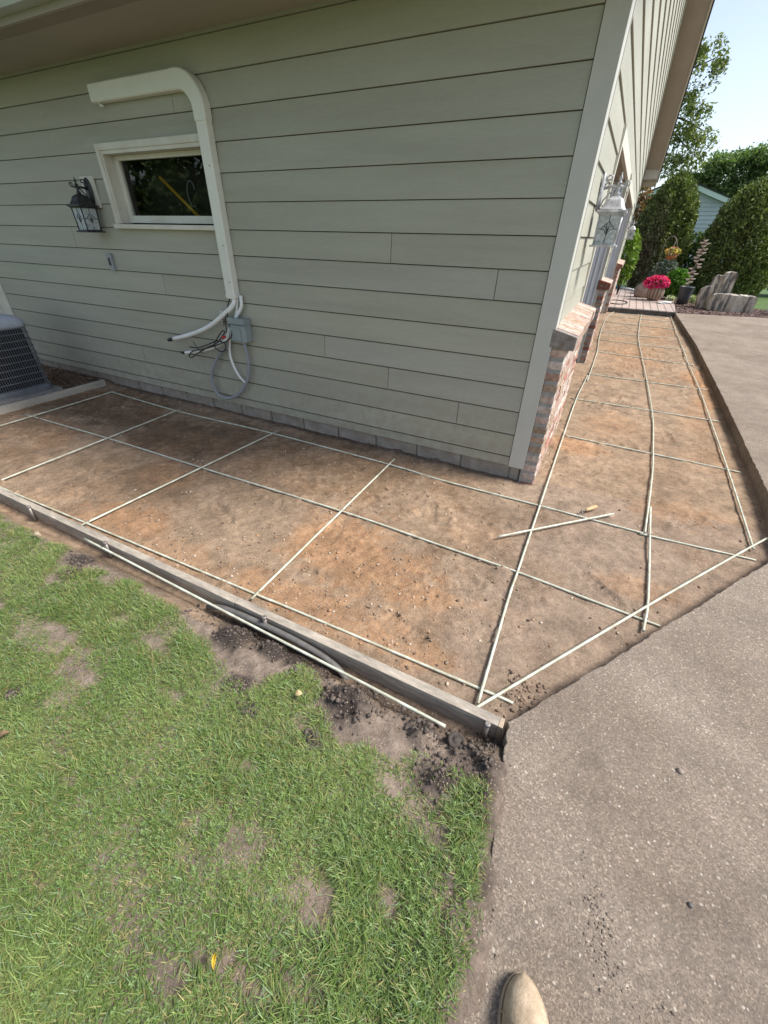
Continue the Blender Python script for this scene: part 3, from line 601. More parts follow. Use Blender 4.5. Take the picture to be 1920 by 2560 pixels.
b.quad((-4.4, .9, 1.3), (-2, .9, 1.3), (-2, .9, 2.5), (-4.4, .9, 2.5)); b.quad((-4.4, .12, 1.3), (-4.4, .9, 1.3), (-4.4, .9, 2.5), (-4.4, .12, 2.5)); b.quad((-2, .12, 1.3), (-2, .9, 1.3), (-2, .9, 2.5), (-2, .12, 2.5)); b.quad((-4.4, .12, 1.3), (-2, .12, 1.3), (-2, .9, 1.3), (-4.4, .9, 1.3)); b.quad((-4.4, .12, 2.5), (-2, .12, 2.5), (-2, .9, 2.5), (-4.4, .9, 2.5))
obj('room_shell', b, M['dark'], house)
M['yellow'] = mat('yellow_handle', (.80, .42, .03), None, rough=.5)
b = MB(); b.tube([(-3.47, .20, 1.98), (-3.02, .19, 1.66)], .013); single('tool_handle', b, M['yellow'], 'yellow tool handle leaning diagonally behind the garage window glass', 'tool', (-3.02, .19, 1.66))
b = MB(); b.tube([(-3.14+.05*math.cos(a), .22, 1.86+.09*math.sin(a)) for a in np.linspace(.3, 5.2, 18)], .005); single('cord', b, M['grey'], 'bent cord hanging behind the garage window glass', 'cord', (-3.14, .22, 1.77))
# door at the left end of the side wall
b = MB(); b.cbox(-6.66, -6.522, -.022, .03, .1, 2.2, .003); b.cbox(-7.72, -7.58, -.022, .03, .1, 2.2, .003); b.cbox(-7.579, -6.661, -.020, .03, 2.08, 2.2, .003)
dr = obj('door_trim', b, M['white'], house)
b = MB(); b.cbox(-7.578, -6.662, .0, .04, .12, 2.078, .004); b.cbox(-7.45, -6.80, -.008, .005, 1.2, 1.95, .01); b.cbox(-7.45, -6.80, -.008, .005, .25, 1.0, .01); obj('door', b, M['white'], dr)
b = MB(); b.box(-9, -7.73, -.012, .02, .12, 2.7); obj('side_wall', b, M['siding'], house)

# ------------------------------------------------------------------ wall lamps
def spiral(c, r0, r1, a0, a1, n=22):
    return [(c[0]+(r0+(r1-r0)*t)*math.cos(a0+(a1-a0)*t), 0, c[1]+(r0+(r1-r0)*t)*math.sin(a0+(a1-a0)*t)) for t in [i/(n-1) for i in range(n)]]
def lamp(label, loc, rotz, metal, mount=None):
    """local frame: wall at x=0, lamp hangs at x=.122; z=0 at the bottom of the lantern"""
    t = thing('wall_lamp', label, 'wall lamp', loc, 'coach lamps on the house walls', rotz)
    CX = .122
    b = MB(); b.lathe([(.001, 0), (.048, 0), (.052, .006), (.050, .014), (.03, .022), (.001, .022)], 0, 0, 28)
    b.v = [(p[2]+.012, p[0]*.95, .305+p[1]*2.05) for p in b.v]; obj('backplate', b, metal, t, local=True)
    if mount:
        m_ = MB(); m_.cbox(0, .013, -.095, .095, .19, .42, .004); obj('mounting_block', m_, mount, t, local=True)
    b = MB()
    b.tube([(.03, 0, .325), (.07, 0, .335), (CX, 0, .335), (CX+.04, 0, .335)], [.010, .0085, .0085, .006], 8)
    b.tube(spiral((CX+.045, .352), .017, .007, -1.6, 4.2), .0045, 6)
    b.tube([(.034, 0, .34), (.05, 0, .36)]+spiral((.058, .378), .02, .006, 3.6, -2.6), .005, 6)
    b.tube([(CX-.012, 0, .33), (.075, 0, .30), (.046, 0, .262), (.036, 0, .23)]+spiral((.05, .225), .017, .006, 3.14, 8.6), .0048, 6)
    obj('bracket', b, metal, t, local=True)
    b = MB(); b.lathe([(.013, .262), (.017, .272), (.011, .282), (.018, .292), (.018, .3), (.011, .306), (.013, .35), (.017, .353), (.008, .36), (.006, .366), (.011, .376), (.007, .388), (.003, .398), (.001, .408)], CX, 0, 14)
    obj('finial', b, metal, t, local=True)
    b = MB(); b.lathe([(.088, .205), (.078, .214), (.066, .232), (.058, .25), (.052, .262), (.045, .27), (.030, .278), (.024, .283), (.014, .287)], CX, 0, 32, sq=7)
    b.cbox(CX-.092, CX+.092, -.092, .092, .192, .205, .003); b.cbox(CX-.080, CX+.080, -.080, .080, .182, .1915, .002)
    obj('roof', b, metal, t, local=True)
    tw, bw = .069, .064
    b = MB()
    for sx in (-1, 1):
        for sy in (-1, 1): b.tube([(CX+sx*bw, sy*bw, .016), (CX+sx*tw, sy*tw, .186)], .0052, 6)
    b.cbox(CX-.086, CX+.086, -.086, .086, .0, .012, .003); b.cbox(CX-.072, CX+.072, -.072, .072, .0125, .02, .002)
    obj('cage', b, metal, t, local=True)
    for q in range(4):
        ca, sa = [(1, 0), (0, 1), (-1, 0), (0, -1)][q]
        def P(u, h, o=0.0):
            ww = bw+(tw-bw)*(h/.17); d = ww-.002+o
            return (CX+ca*d-sa*u*ww, sa*d+ca*u*ww, .018+h)
        b = MB(); b.hexa([P(-.93, 0, -.003), P(.93, 0, -.003), P(.93, 0), P(-.93, 0), P(-.93, .166, -.003), P(.93, .166, -.003), P(.93, .166), P(-.93, .166)])
        pane = obj('pane', b, M['lampglass'], t, local=True)
        b = MB()
        for ln in ([(0, .0), (0, .075)], [(0, .125), (0, .166)], [(-.93, .085), (-.6, .085)], [(.93, .085), (.6, .085)],
                   [(-.6, .085), (-.45, .10), (-.2, .115), (0, .125)], [(.6, .085), (.45, .10), (.2, .115), (0, .125)],
                   [(-.6, .085), (-.3, .082), (-.12, .065), (0, .05)], [(.6, .085), (.3, .082), (.12, .065), (0, .05)],
                   [(-.38, .103), (-.14, .09), (0, .06)], [(.38, .103), (.14, .09), (0, .06)], [(-.18, .115), (-.05, .09), (0, .07)], [(.18, .115), (.05, .09), (0, .07)]):
            b.tube([P(u, h, .0015) for u, h in ln], .0019, 5)
        obj('leading', b, M['came'], pane, local=True)
    return t
lamp('pale weathered coach lamp on the sunlit front wall beside the first garage opening', (.0865, .74, 1.552), 0, M['lamplit'])
lamp('small distant coach lamp on the front wall past the second garage opening', (.0865, 11.0, 1.60), 0, M['lamplit'])
lamp('coach lamp coloured dark as in shade, on a white block left of the small window', (-4.165, -.012, 1.565), R(-90), M['lampshaded'], M['white'])

# ------------------------------------------------------------------ fittings on the side wall
def rect_sweep(b, path, w, d):
    """path in the wall plane (x,z); w across the path, d out from the wall"""
    n = len(path); vs = []
    c = min(w, d)*.12
    for i, (x, z) in enumerate(path):
        x0, z0 = path[max(i-1, 0)]; x1, z1 = path[min(i+1, n-1)]; L = math.hypot(x1-x0, z1-z0); tx, tz = (x1-x0)/L, (z1-z0)/L; nx, nz = -tz, tx
        for u, o in [(-w/2, .0), (-w/2, d-c), (-w/2+c, d), (w/2-c, d), (w/2, d-c), (w/2, .0)]: vs.append((x+nx*u, -.013-o, z+nz*u))
    fs = [(i*6+j, i*6+j+1, (i+1)*6+j+1, (i+1)*6+j) for i in range(n-1) for j in range(5)]
    b.add(vs, fs); o = len(b.v)-len(vs); b.f += [[o+j for j in range(6)], [o+(n-1)*6+j for j in range(6)]]; b.mi += [b.m]*2; b.sm += [False]*2
ld = thing('line_set_cover', 'white angular duct cover running down the wall past the window', 'duct cover', (-2.6, -.02, 1.11))
b = MB(); rect_sweep(b, [(-3.725, 2.475), (-2.81, 2.475)], .11, .065); rect_sweep(b, [(-2.592, 2.27), (-2.592, 1.112)], .10, .065)
obj('straight_cover', b, M['duct'], ld)
b = MB(); rect_sweep(b, [(-2.812, 2.475), (-2.76, 2.475)]+[(-2.76+.168*math.sin(a), 2.307+.168*math.cos(a)) for a in np.linspace(.12, math.pi/2, 12)]+[(-2.592, 2.262)], .114, .068)
obj('elbow_cover', b, M['duct'], ld)
for z_ in (2.262, 1.135):
    b = MB(); rect_sweep(b, [(-2.592, z_+.014), (-2.592, z_-.014)], .108, .071); obj('coupling', b, M['duct'], ld)
for z_ in (2.0, 1.5, 1.24):
    b = MB(); b.tube([(-2.572, -.076, z_), (-2.572, -.0815, z_)], .0045, 8); obj('screw', b, M['steel'], ld)
b = MB(); b.tube([(-3.67, -.05, 2.425), (-3.66, -.05, 2.405), (-3.64, -.05, 2.402)], .009); obj('end_plug', b, M['duct'], ld)
def smooth(pts, n=6):
    out = []; P = [Vector(p) for p in pts]; P = [P[0]*2-P[1]]+P+[P[-1]*2-P[-2]]
    for i in range(1, len(P)-2):
        for j in range(n):
            t = j/n; a, b_, c, d = P[i-1], P[i], P[i+1], P[i+2]
            out.append(.5*((2*b_)+(c-a)*t+(2*a-5*b_+4*c-d)*t*t+(3*b_-a-3*c+d)*t**3))
    return out+[P[-2]]
p1 = thing('insulated_pipe', 'thick white foam pipe curving left below the duct cover', 'pipe', (-2.58, -.06, 1.10), 'foam covered coolant lines')
b = MB(); b.tube(smooth([(-2.575, -.05, 1.14), (-2.585, -.06, 1.07), (-2.69, -.085, .985), (-2.91, -.09, .862), (-3.17, -.09, .768), (-3.45, -.085, .695)]), .0195, 12); obj('foam_sleeve', b, M['foam'], p1)
b = MB(); b.tube([(-3.44, -.085, .697), (-3.475, -.084, .688)], .010); b.m = 1; b.tube([(-3.473, -.084, .689), (-3.535, -.083, .675)], .0165); obj('pipe_end', b, [M['copper'], M['black']], p1)
p2 = thing('insulated_pipe', 'thin white foam pipe drooping lowest with black cable tied to it', 'pipe', (-2.51, -.05, 1.10), 'foam covered coolant lines')
b = MB(); b.tube(smooth([(-2.505, -.04, 1.14), (-2.515, -.045, 1.05), (-2.59, -.05, .965), (-2.68, -.06, .86), (-2.74, -.09, .755), (-2.93, -.11, .668), (-3.14, -.11, .615), (-3.30, -.105, .585)]), .0145, 12); obj('foam_sleeve', b, M['foam'], p2)
b = MB(); b.tube([(-3.295, -.105, .586), (-3.34, -.103, .578), (-3.40, -.10, .58)], [.011, .013, .004]); obj('pipe_end', b, M['black'], p2)
cb = thing('cable_bundle', 'black cable hanging from the duct and looped round the lower pipe', 'cable', (-2.6, -.05, 1.11))
b = MB(); b.tube(smooth([(-2.61, -.06, 1.13), (-2.645, -.085, 1.02), (-2.65, -.10, .93), (-2.615, -.105, .86), (-2.63, -.12, .80), (-2.70, -.13, .755), (-2.86, -.135, .70), (-3.02, -.135, .655), (-3.16, -.13, .62), (-3.235, -.125, .565), (-3.20, -.125, .555), (-3.10, -.13, .605), (-2.95, -.14, .675), (-2.80, -.14, .735), (-2.72, -.135, .80), (-2.685, -.125, .84), (-2.72, -.12, .845), (-2.79, -.125, .78), (-2.85, -.13, .71), (-2.80, -.135, .67), (-2.73, -.13, .675), (-2.70, -.13, .735), (-2.80, -.13, .752), (-2.95, -.13, .70), (-3.08, -.13, .66), (-3.2, -.125, .655)], 8), .0052, 7); obj('cable', b, M['black'], cb)
b = MB(); b.tube(smooth([(-2.695, -.075, .965), (-2.70, -.08, .90), (-2.69, -.10, .83)]), .0042, 6); obj('cable_end', b, M['black'], cb); b = MB(); b.tube(smooth([(-3.10, -.15, .72), (-3.06, -.155, .675), (-3.03, -.145, .635), (-3.035, -.12, .61)]), .0032, 6); obj('cable_tie', b, M['black'], cb)
b = MB(); b.tube([(-2.715, -.135, .79), (-2.685, -.132, .803)], .0125, 8); obj('tape_wrap', b, M['red'], cb)
dx = thing('disconnect_box', 'grey electrical disconnect box with hinged lid on the wall', 'electrical box', (-2.56, -.013, .76))
b = MB(); b.cbox(-2.645, -2.465, -.085, -.010, .765, .955, .008); obj('enclosure', b, M['boxgrey'], dx)
b = MB(); b.cbox(-2.650, -2.460, -.103, -.0855, .765, .905, .006); b.cbox(-2.632, -2.515, -.110, -.1035, .775, .885, .003); b.cbox(-2.652, -2.458, -.110, -.02, .912, .962, .006); obj('lid', b, M['boxgrey'], dx)
b = MB(); b.tube(smooth([(-2.545, -.05, .765), (-2.54, -.05, .70), (-2.53, -.05, .58), (-2.57, -.055, .42), (-2.71, -.06, .255), (-2.89, -.06, .178), (-3.02, -.06, .205), (-3.055, -.06, .345), (-2.99, -.06, .49), (-2.87, -.06, .62), (-2.775, -.06, .68), (-2.75, -.055, .72), (-2.745, -.05, .80)]), .0148, 10)
single('flexible_conduit', b, M['grey'], 'grey flexible conduit hanging in a loop beneath the disconnect box', 'conduit', (-2.55, -.05, .76))
dp = MB(); dp.tube(smooth([(-2.555, -.03, 1.12), (-2.60, -.035, .98), (-2.70, -.04, .82), (-2.75, -.045, .66), (-2.74, -.05, .55), (-2.68, -.05, .43), (-2.60, -.045, .365)]), .0115, 9)
single('drain_tube', dp, M['foam'], 'slim white drain tube crossing inside the grey conduit loop', 'tube', (-2.56, -.03, .4))
tb = MB(); tb.cbox(-2.80, -2.745, -.04, -.016, .93, 1.0, .004); tb.tube([(-2.79, -.03, .935), (-2.80, -.03, .87)], .012, 8)
M['clear'] = mat('clear_plastic', (.55, .56, .52), (.45, .46, .43), scale=40, rough=.2)
single('plastic_clip', tb, M['clear'], 'small clear plastic clip on the wall behind the thick pipe', 'clip', (-2.78, -.015, .87))
db = thing('doorbell', 'small grey doorbell plate on the siding below the dark lamp', 'doorbell', (-4.165, -.013, 1.25))
b = MB(); b.cbox(-4.205, -4.135, -.038, -.012, 1.25, 1.395, .006); obj('plate', b, M['grey'], db)
b = MB(); b.cbox(-4.185, -4.158, -.041, -.0375, 1.295, 1.36, .002); obj('button', b, M['black'], db)

# ------------------------------------------------------------------ condenser, its pad and the curb
ac = thing('air_conditioner', 'dark grilled outdoor condenser with pale cap against the left frame edge', 'air conditioner', (-5.45, -1.0, .105))
AX, AY, HW, HD = -5.44, -1.02, .425, .425
def rrect(w, d, r, n=6):
    out = []
    for cx, cy, a0 in ((w-r, d-r, 0), (-w+r, d-r, 90), (-w+r, -d+r, 180), (w-r, -d+r, 270)):
        for i in range(n+1):
            a = R(a0+90*i/n); out.append((cx+r*math.cos(a), cy+r*math.sin(a)))
    return out
def loft(b, rings, smooth=True):
    n = len(rings[0]); vs = [p for r_ in rings for p in r_]
    b.add(vs, [(i*n+j, i*n+(j+1) % n, (i+1)*n+(j+1) % n, (i+1)*n+j) for i in range(len(rings)-1) for j in range(n)]+[list(range(n))[::-1], [(len(rings)-1)*n+j for j in range(n)]], smooth)
def ring(w, d, r, z): return [(AX+x, AY+y, z) for x, y in rrect(w, d, r)]
b = MB(); loft(b, [ring(HW-.03, HD-.03, .05, .15), ring(HW-.03, HD-.03, .05, .76)], False); obj('coil', b, M['acdark'], ac)
b = MB(); loft(b, [ring(HW+.01, HD+.01, .07, .105), ring(HW+.012, HD+.012, .07, .14), ring(HW-.005, HD-.005, .06, .155)], False); obj('base_pan', b, M['acgrey'], ac)
b = MB(); loft(b, [ring(HW, HD, .07, .735), ring(HW+.012, HD+.012, .08, .75), ring(HW+.010, HD+.010, .085, .79), ring(HW-.02, HD-.02, .09, .83), ring(HW-.09, HD-.09, .10, .855), ring(HW-.2, HD-.2, .12, .862)]); obj('cap', b, M['accap'], ac)
b = MB(); loft(b, [ring(HW+.004, HD+.004, .062, .728), ring(HW+.004, HD+.004, .062, .737)], False)
for k in range(9):
    z = .158+.0655*k; P = ring(HW+.002, HD+.002, .06, z); P.append(P[0]); b.tube(P, .0048, 6, False)
P = ring(HW-.004, HD-.004, .058, 0); per = P+[P[0]]
for (x0, y0, _), (x1, y1, _) in zip(per[:-1], per[1:]):
    L = math.hypot(x1-x0, y1-y0); n = max(1, round(L/.022))
    for i in range(n):
        x, y = x0+(x1-x0)*i/n, y0+(y1-y0)*i/n; b.tube([(x, y, .15), (x, y, .735)], .0026, 4, False)
obj('grille', b, M['acgrey'], ac)
b = MB(); b.cbox(-5.95, -4.93, -1.55, -.55, .02, .104, .008); single('condenser_pad', b, M['slab'], 'dark concrete slab under the outdoor condenser', 'slab', (-5.45, -1.05, .02))
b = MB(); b.cbox(-4.925, -4.885, -2.02, -.09, -.03, .075, .004); single('edging_board', b, M['curb'], 'grey edging board set on edge between condenser pad and soil', 'edging board', (-4.9, -1.0, 0))

# ------------------------------------------------------------------ form board and stakes
b = MB(); b.cbox(-.868, .440, -2.079, -2.039, -.02, .0905, .003); b.m = 1; b.cbox(.4405, .458, -2.079, -2.039, -.02, .0905, .003)
single('form_board', b, [M['form'], M['formend']], 'grey form board with tan cut end beside the driveway', 'form board', (-.2, -2.06, 0), 'form boards edging the soil pad')
b = MB(); b.cbox(-5.0, -.871, -2.080, -2.040, -.02, .0895, .003)
single('form_board', b, M['form'], 'long grey weathered form board running to the left frame edge', 'form board', (-2.9, -2.06, 0), 'form boards edging the soil pad')
for x, lb in ((-2.611, 'steel form stake leftmost along the grey board'), (-1.834, 'steel form stake where the loose white rod begins'), (-.663, 'steel form stake above the buried grey pipe'), (.404, 'steel form stake at the tan cut end of the board')):
    tip = x > .3
    s_ = thing('form_stake', lb, 'stake', (x, -2.092, -.02), 'steel stakes holding the form boards')
    b = MB(); b.tube([(x, -2.092, -.05), (x, -2.092, .088+.012*(not tip))], .009, 9); obj('pin', b, M['steel'], s_)
    b = MB(); b.lathe([(.008, .086+.012*(not tip)), (.0125, .089+.012*(not tip)), (.0125, .096+.012*(not tip)), (.008, .1+.012*(not tip))], x, -2.092, 10); obj('head', b, M['steel'], s_)

# ------------------------------------------------------------------ fibreglass rods
def gz(x, y): return float(H(np.array([x]), np.array([y]))[0])
RODS = []
def rod(pts, label, lift, group='fibreglass rods of the grid', wob=.004, r=.0066, zfix=None):
    pl = smooth([(x, y, 0) for x, y in pts], 14) if len(pts) > 2 else [Vector((pts[0][0]+(pts[1][0]-pts[0][0])*i/24, pts[0][1]+(pts[1][1]-pts[0][1])*i/24, 0)) for i in range(25)]
    b = MB(); out = []
    g_ = H(np.array([p.x for p in pl]), np.array([p.y for p in pl])); g_ = np.array([.5*g_[max(0, i-3):i+4].max()+.5*g_[max(0, i-3):i+4].mean() for i in range(len(g_))])
    g_ = np.array([g_[max(0, i-9):i+10].mean() for i in range(len(g_))]); g_ = np.array([g_[max(0, i-6):i+7].mean() for i in range(len(g_))])
    for i, p in enumerate(pl):
        z = g_[i]+.0055+lift*.8 if zfix is None else zfix(p.x)
        out.append((p.x, p.y, z))
    b.tube(out, r, 8)
    c = out[len(out)//2]
    o = single('rebar_rod', b, M['rod'], label, 'rod', (c[0], c[1], c[2]), group); RODS.append((o, out, lift)); return o
rod([(-4.62, -.222), (-3.42, -.275), (-2.18, -.238), (-.93, -.262), (-.45, -.30), (.302, -.301), (.99, -.309)], 'long white rod lying closest along the foundation wall', 0)
rod([(.945, -.322), (1.57, -.288)], 'short white rod continuing the foundation row towards the driveway corner', .0)
rod([(-4.70, -1.098), (-3.39, -1.06), (-2.24, -1.057), (-.92, -1.05), (-.164, -1.076), (.312, -1.094), (.724, -1.123), (1.034, -1.146)], 'long white rod along the middle of the soil pad', 0)
rod([(-4.6, -2.0), (-3.26, -1.985), (-2.278, -1.963), (-.884, -1.931), (-.719, -1.925), (.323, -1.907), (.473, -1.906)], 'long white rod lying just inside the form board', 0)
rod([(-4.585, -.19), (-4.515, -1.75)], 'white cross rod nearest the condenser', .0135)
rod([(-3.43, -.22), (-3.345, -1.99)], 'second white cross rod from the condenser', .0135)
rod([(-2.165, -.18), (-2.266, -2.0)], 'third white cross rod from the condenser, in front of the conduit loop', .0135)
rod([(-.922, -.17), (-.866, -1.975)], 'white cross rod on the wide pad right of the window wall', .0135)
rod([(.345, -1.985), (.318, -1.34), (.315, -1.09), (.304, -.31), (.284, 1.116), (.273, 2.33), (.300, 3.45)], 'long white path rod closest to the brick wainscot', .0135)
rod([(.318, 3.2), (.318, 4.0), (.308, 5.164), (.261, 6.255), (.236, 7.661), (.248, 9.1), (.365, 10.33)], 'far white path rod bending right before the patio', .0135)
rod([(.953, -1.235), (.977, -.987), (1.0, -.3), (1.012, .06)], 'short white rod overlapping the lower end of the middle path line', .0135)
rod([(.972, -.31), (1.03, .55), (1.052, 1.1), (1.069, 2.19), (1.034, 3.616), (.988, 5.03), (.947, 6.187), (.934, 7.236), (.963, 8.85), (1.004, 10.3)], 'wavy white rod down the middle of the path', .0135)
rod([(1.572, -.187), (1.60, 1.0), (1.618, 2.32), (1.631, 3.57), (1.622, 5.13), (1.632, 6.24), (1.633, 7.68), (1.646, 9.0), (1.659, 10.3)], 'white path rod nearest the driveway edge', .0135)
rod([(.345, -2.01), (.413, -1.904), (1.033, -.956), (1.468, -.308), (1.665, -.022)], 'white diagonal rod parallel to the cut driveway edge', .027)
rod([(.134, -.841), (.776, -.191)], 'short loose white rod lying askew beside the wire twister', .027)
for i, (p, q, lb) in enumerate([((.29, 1.126), (1.70, 1.04), 'white rung rod across the path nearest the camera'), ((.205, 2.332), (1.70, 2.341), 'second white rung rod across the path'), ((.284, 3.612), (1.715, 3.561), 'third white rung rod, beside the first garage opening'),
        ((.245, 5.175), (1.70, 4.985), 'white rung rod beside the middle brick pier'), ((.23, 6.288), (1.68, 6.1), 'white rung rod just past the middle brick pier'), ((.268, 7.118), (1.647, 7.197), 'white rung rod fourth from the patio'), ((.247, 8.534), (1.664, 8.323), 'white rung rod third from the patio'),
        ((.259, 9.543), (1.70, 9.468), 'white rung rod second from the patio'), ((.33, 10.15), (1.675, 10.2), 'white rung rod closest to the patio step')]): rod([p, q], lb, .0)
rod([(-2.02, -2.108), (-.93, -2.122), (-.18, -2.143), (.265, -2.162)], 'loose white rod lying outside the form board on the dirt', 0, 'fibreglass rods of the grid', 0, .0066, lambda x: .066+.012*math.sin(x*2.1))
def cross(A, B):
    for (p, q) in zip(A[:-1], A[1:]):
        for (u, v) in zip(B[:-1], B[1:]):
            d = (q[0]-p[0])*(v[1]-u[1])-(q[1]-p[1])*(v[0]-u[0])
            if abs(d) < 1e-9: continue
            t = ((u[0]-p[0])*(v[1]-u[1])-(u[1]-p[1])*(v[0]-u[0]))/d; w_ = ((u[0]-p[0])*(q[1]-p[1])-(u[1]-p[1])*(q[0]-p[0]))/d
            if 0 <= t <= 1 and 0 <= w_ <= 1: return (p[0]+(q[0]-p[0])*t, p[1]+(q[1]-p[1])*t, p[2]+(q[2]-p[2])*t), u[2]+(v[2]-u[2])*w_
for o, A, lift in RODS:
    if lift != .0135: continue
    for o2, B, l2 in RODS:
        if l2 != 0 or o2 is o: continue
        h = cross(A, B)
        if h is None: continue
        (x, y, z), z2 = h; b = MB(); zl, zh = min(z, z2)-.008, max(z, z2)+.008
        a = random.uniform(0, 6.28); b.tube([(x+.0085*math.cos(a+t)*(1 if i % 2 else 1), y+.0085*math.sin(a+t), zl+(zh-zl)*(.5-.5*math.cos(t))) for i, t in enumerate(np.linspace(0, 5.9, 14))], .0016, 5)
        b.tube([(x+.0085*math.cos(a), y+.0085*math.sin(a), zh), (x+.02*math.cos(a), y+.02*math.sin(a), zh+.006)], .0016, 5)
        obj('wire_tie', b, M['steel'], o)
tw = thing('wire_twister', 'wooden handled wire twisting hook lying on the soil', 'hand tool', (.63, -.18, .02))
b = MB(); a0, a1 = Vector((.597, -.236, .026)), Vector((.668, -.140, .026)); n = 9
b.tube([a0+(a1-a0)*(i/8) for i in range(n)], [.008, .011, .0125, .0135, .014, .0145, .0145, .013, .006], 12); obj('handle', b, M['wood'], tw)
b = MB(); b.tube([(.603, -.228, .026), (.590, -.246, .027), (.578, -.255, .03), (.578, -.275, .03), (.586, -.300, .026)], .006, 7); obj('hook', b, M['steel'], tw)
# buried pipe and sprinkler
b = MB(); b.tube(smooth([(-1.02, -2.118, .02), (-.9, -2.106, .052), (-.62, -2.100, .060), (-.41, -2.103, .054), (-.27, -2.112, .034), (-.19, -2.125, -.01)]), .0145, 9)
single('buried_pipe', b, M['hose'], 'dark grey pipe half buried in the trench behind the form board', 'pipe', (-.6, -2.1, .03))
sp = thing('sprinkler_head', 'mud caked sprinkler head standing by the end of the form board', 'sprinkler', (.318, -2.195, .03))
M['mud'] = mat('wet_mud', (.085, .068, .058), (.05, .04, .034), scale=40, rough=.9, bump=.006, bscale=70, fine=.2)
b = MB(); b.lathe([(.046, .0), (.044, .03), (.036, .055), (.034, .07)], .318, -2.195, 16)
b.v = [(x+.005*math.sin(z*190+x*400), y+.005*math.sin(z*150+y*330), z) for x, y, z in b.v]; obj('body', b, M['mud'], sp)
b = MB(); b.lathe([(.030, .068), (.031, .08), (.026, .084), (.022, .081), (.012, .0815), (.011, .085), (.001, .085)], .318, -2.195, 18); obj('riser_cap', b, M['mud'], sp)

# ------------------------------------------------------------------ stones, clods, chips (uncountable)
ICO = bmesh.new(); bmesh.ops.create_icosphere(ICO, subdivisions=1, radius=1); ICO.verts.ensure_lookup_table()
IV = np.array([v.co[:] for v in ICO.verts]); IFC = np.array([[v.index for v in f.verts] for f in ICO.faces]); ICO.free()
def stones(name, P, size, cols, mt, flat=.65, sink=.25, zf=None):
    n = len(P); rs = RNG
    sc = size[:, None]*np.stack([rs.uniform(.7, 1.3, n), rs.uniform(.7, 1.3, n), flat*rs.uniform(.7, 1.2, n)], 1)
    ang = rs.uniform(0, 6.28, n); ca, sa = np.cos(ang), np.sin(ang)
    V = IV[None]*(1+rs.uniform(-.38, .38, (n, len(IV), 1)))*sc[:, None, :]
    X = V[..., 0]*ca[:, None]-V[..., 1]*sa[:, None]; Y = V[..., 0]*sa[:, None]+V[..., 1]*ca[:, None]
    z = H(P[:, 0], P[:, 1]) if zf is None else zf
    V = np.stack([X+P[:, 0:1], Y+P[:, 1:2], V[..., 2]+(z+sc[:, 2]*(1-2*sink))[:, None]], -1)
    F = IFC[None]+(np.arange(n)*len(IV))[:, None, None]
    return tag(link(name, mesh_np(name, V.reshape(-1, 3), F.reshape(-1, 3), np.repeat(cols, len(IV), 0)), mt), kind='stuff')
n = 24000; P = np.stack([RNG.uniform(-4.8, 1.7, n), RNG.uniform(-2.03, 10.2, n)**1, ], 1)
P[:, 1] = np.where(RNG.random(n) < .62, RNG.uniform(-2.03, -.05, n), RNG.uniform(-.05, 1, n)**1.0*0+RNG.beta(1, 2.2, n)*10)
d = np.exp(-(((P[:, 0]+.45)/.75)**2+((P[:, 1]+1.6)/.45)**2))+.5*np.exp(-(((P[:, 0]+1.6)/1)**2+((P[:, 1]+1.85)/.2)**2))+.10+.8*np.clip(fbm(P[:, 0], P[:, 1], 2, 3, 15), 0, 1)
ok = ((P[:, 1] < -.05) | (P[:, 0] > .22)) & (RNG.random(n) < d) & ~((P[:, 0] > .5) & (P[:, 1] < (P[:, 0]-.467)*1.46-2.05))
P = P[ok]; n = len(P); sz = .0018+.0075*RNG.random(n)**4
pal = np.array([(.42, .29, .19), (.48, .36, .26), (.30, .21, .15), (.42, .25, .13), (.52, .43, .34), (.24, .17, .12), (.17, .12, .085), (.32, .22, .15)]); cc = pal[RNG.integers(0, 8, n)]*RNG.uniform(.8, 1.15, (n, 1))
stones('gravel', P, sz, cc, M['pebble'])
# dark clods in the trench and by the mounds
L_ = []
for mx, my, r, h in MOUND:
    k = int(150*r/.07); L_ += [(mx+RNG.normal()*r*.75, my+RNG.normal()*r*.55) for _ in range(k)]
L_ += [(RNG.uniform(-1.1, .46), RNG.uniform(-2.24, -2.1)) for _ in range(700)]+[(RNG.uniform(.2, .5), RNG.uniform(-2.36, -2.1)) for _ in range(260)]
L_ += [(RNG.uniform(.42, .66), RNG.uniform(-2.0, -1.75)) for _ in range(300)]
P = np.array(L_); t_ = (P[:, 1]-P[:, 0]*1.46 > -2.05-.467*1.46+.02) | (P[:, 1] < -2.08); P = P[t_]; P = P[(P[:, 0] < .455) | (P[:, 1] > -2.03)]; n = len(P)
sz = .002+.0075*RNG.random(n)**4; cc = np.array([(.085, .066, .054)])*RNG.uniform(.7, 1.9, (n, 1)); up = P[:, 1] > -2.04; cc[up] = np.array((.22, .15, .11))*RNG.uniform(.8, 1.2, (up.sum(), 1))
stones('dirt_clods', P, sz, cc, M['pebble'], .8, .2)
L_ = []
for cx, cy, rx, ry, k, ag in ((.80, -2.47, .022, .075, 150, .35), (.815, -2.535, .04, .03, 60, 0), (.98, -2.62, .05, .035, 110, .5), (1.0, -2.68, .035, .03, 60, 0), (.50, -2.35, .02, .12, 90, -.1), (.555, -2.75, .02, .15, 110, 0)):
    for _ in range(k):
        u, v = RNG.normal()*rx, RNG.normal()*ry; L_.append((cx+u*math.cos(ag)-v*math.sin(ag), cy+u*math.sin(ag)+v*math.cos(ag)))
P = np.array(L_); P = P[(P[:, 1]-P[:, 0]*1.46 < -2.05-.467*1.46-.03) & (P[:, 0] > np.interp(P[:, 1], [-2.81, -2.19], [.545, .49]))]
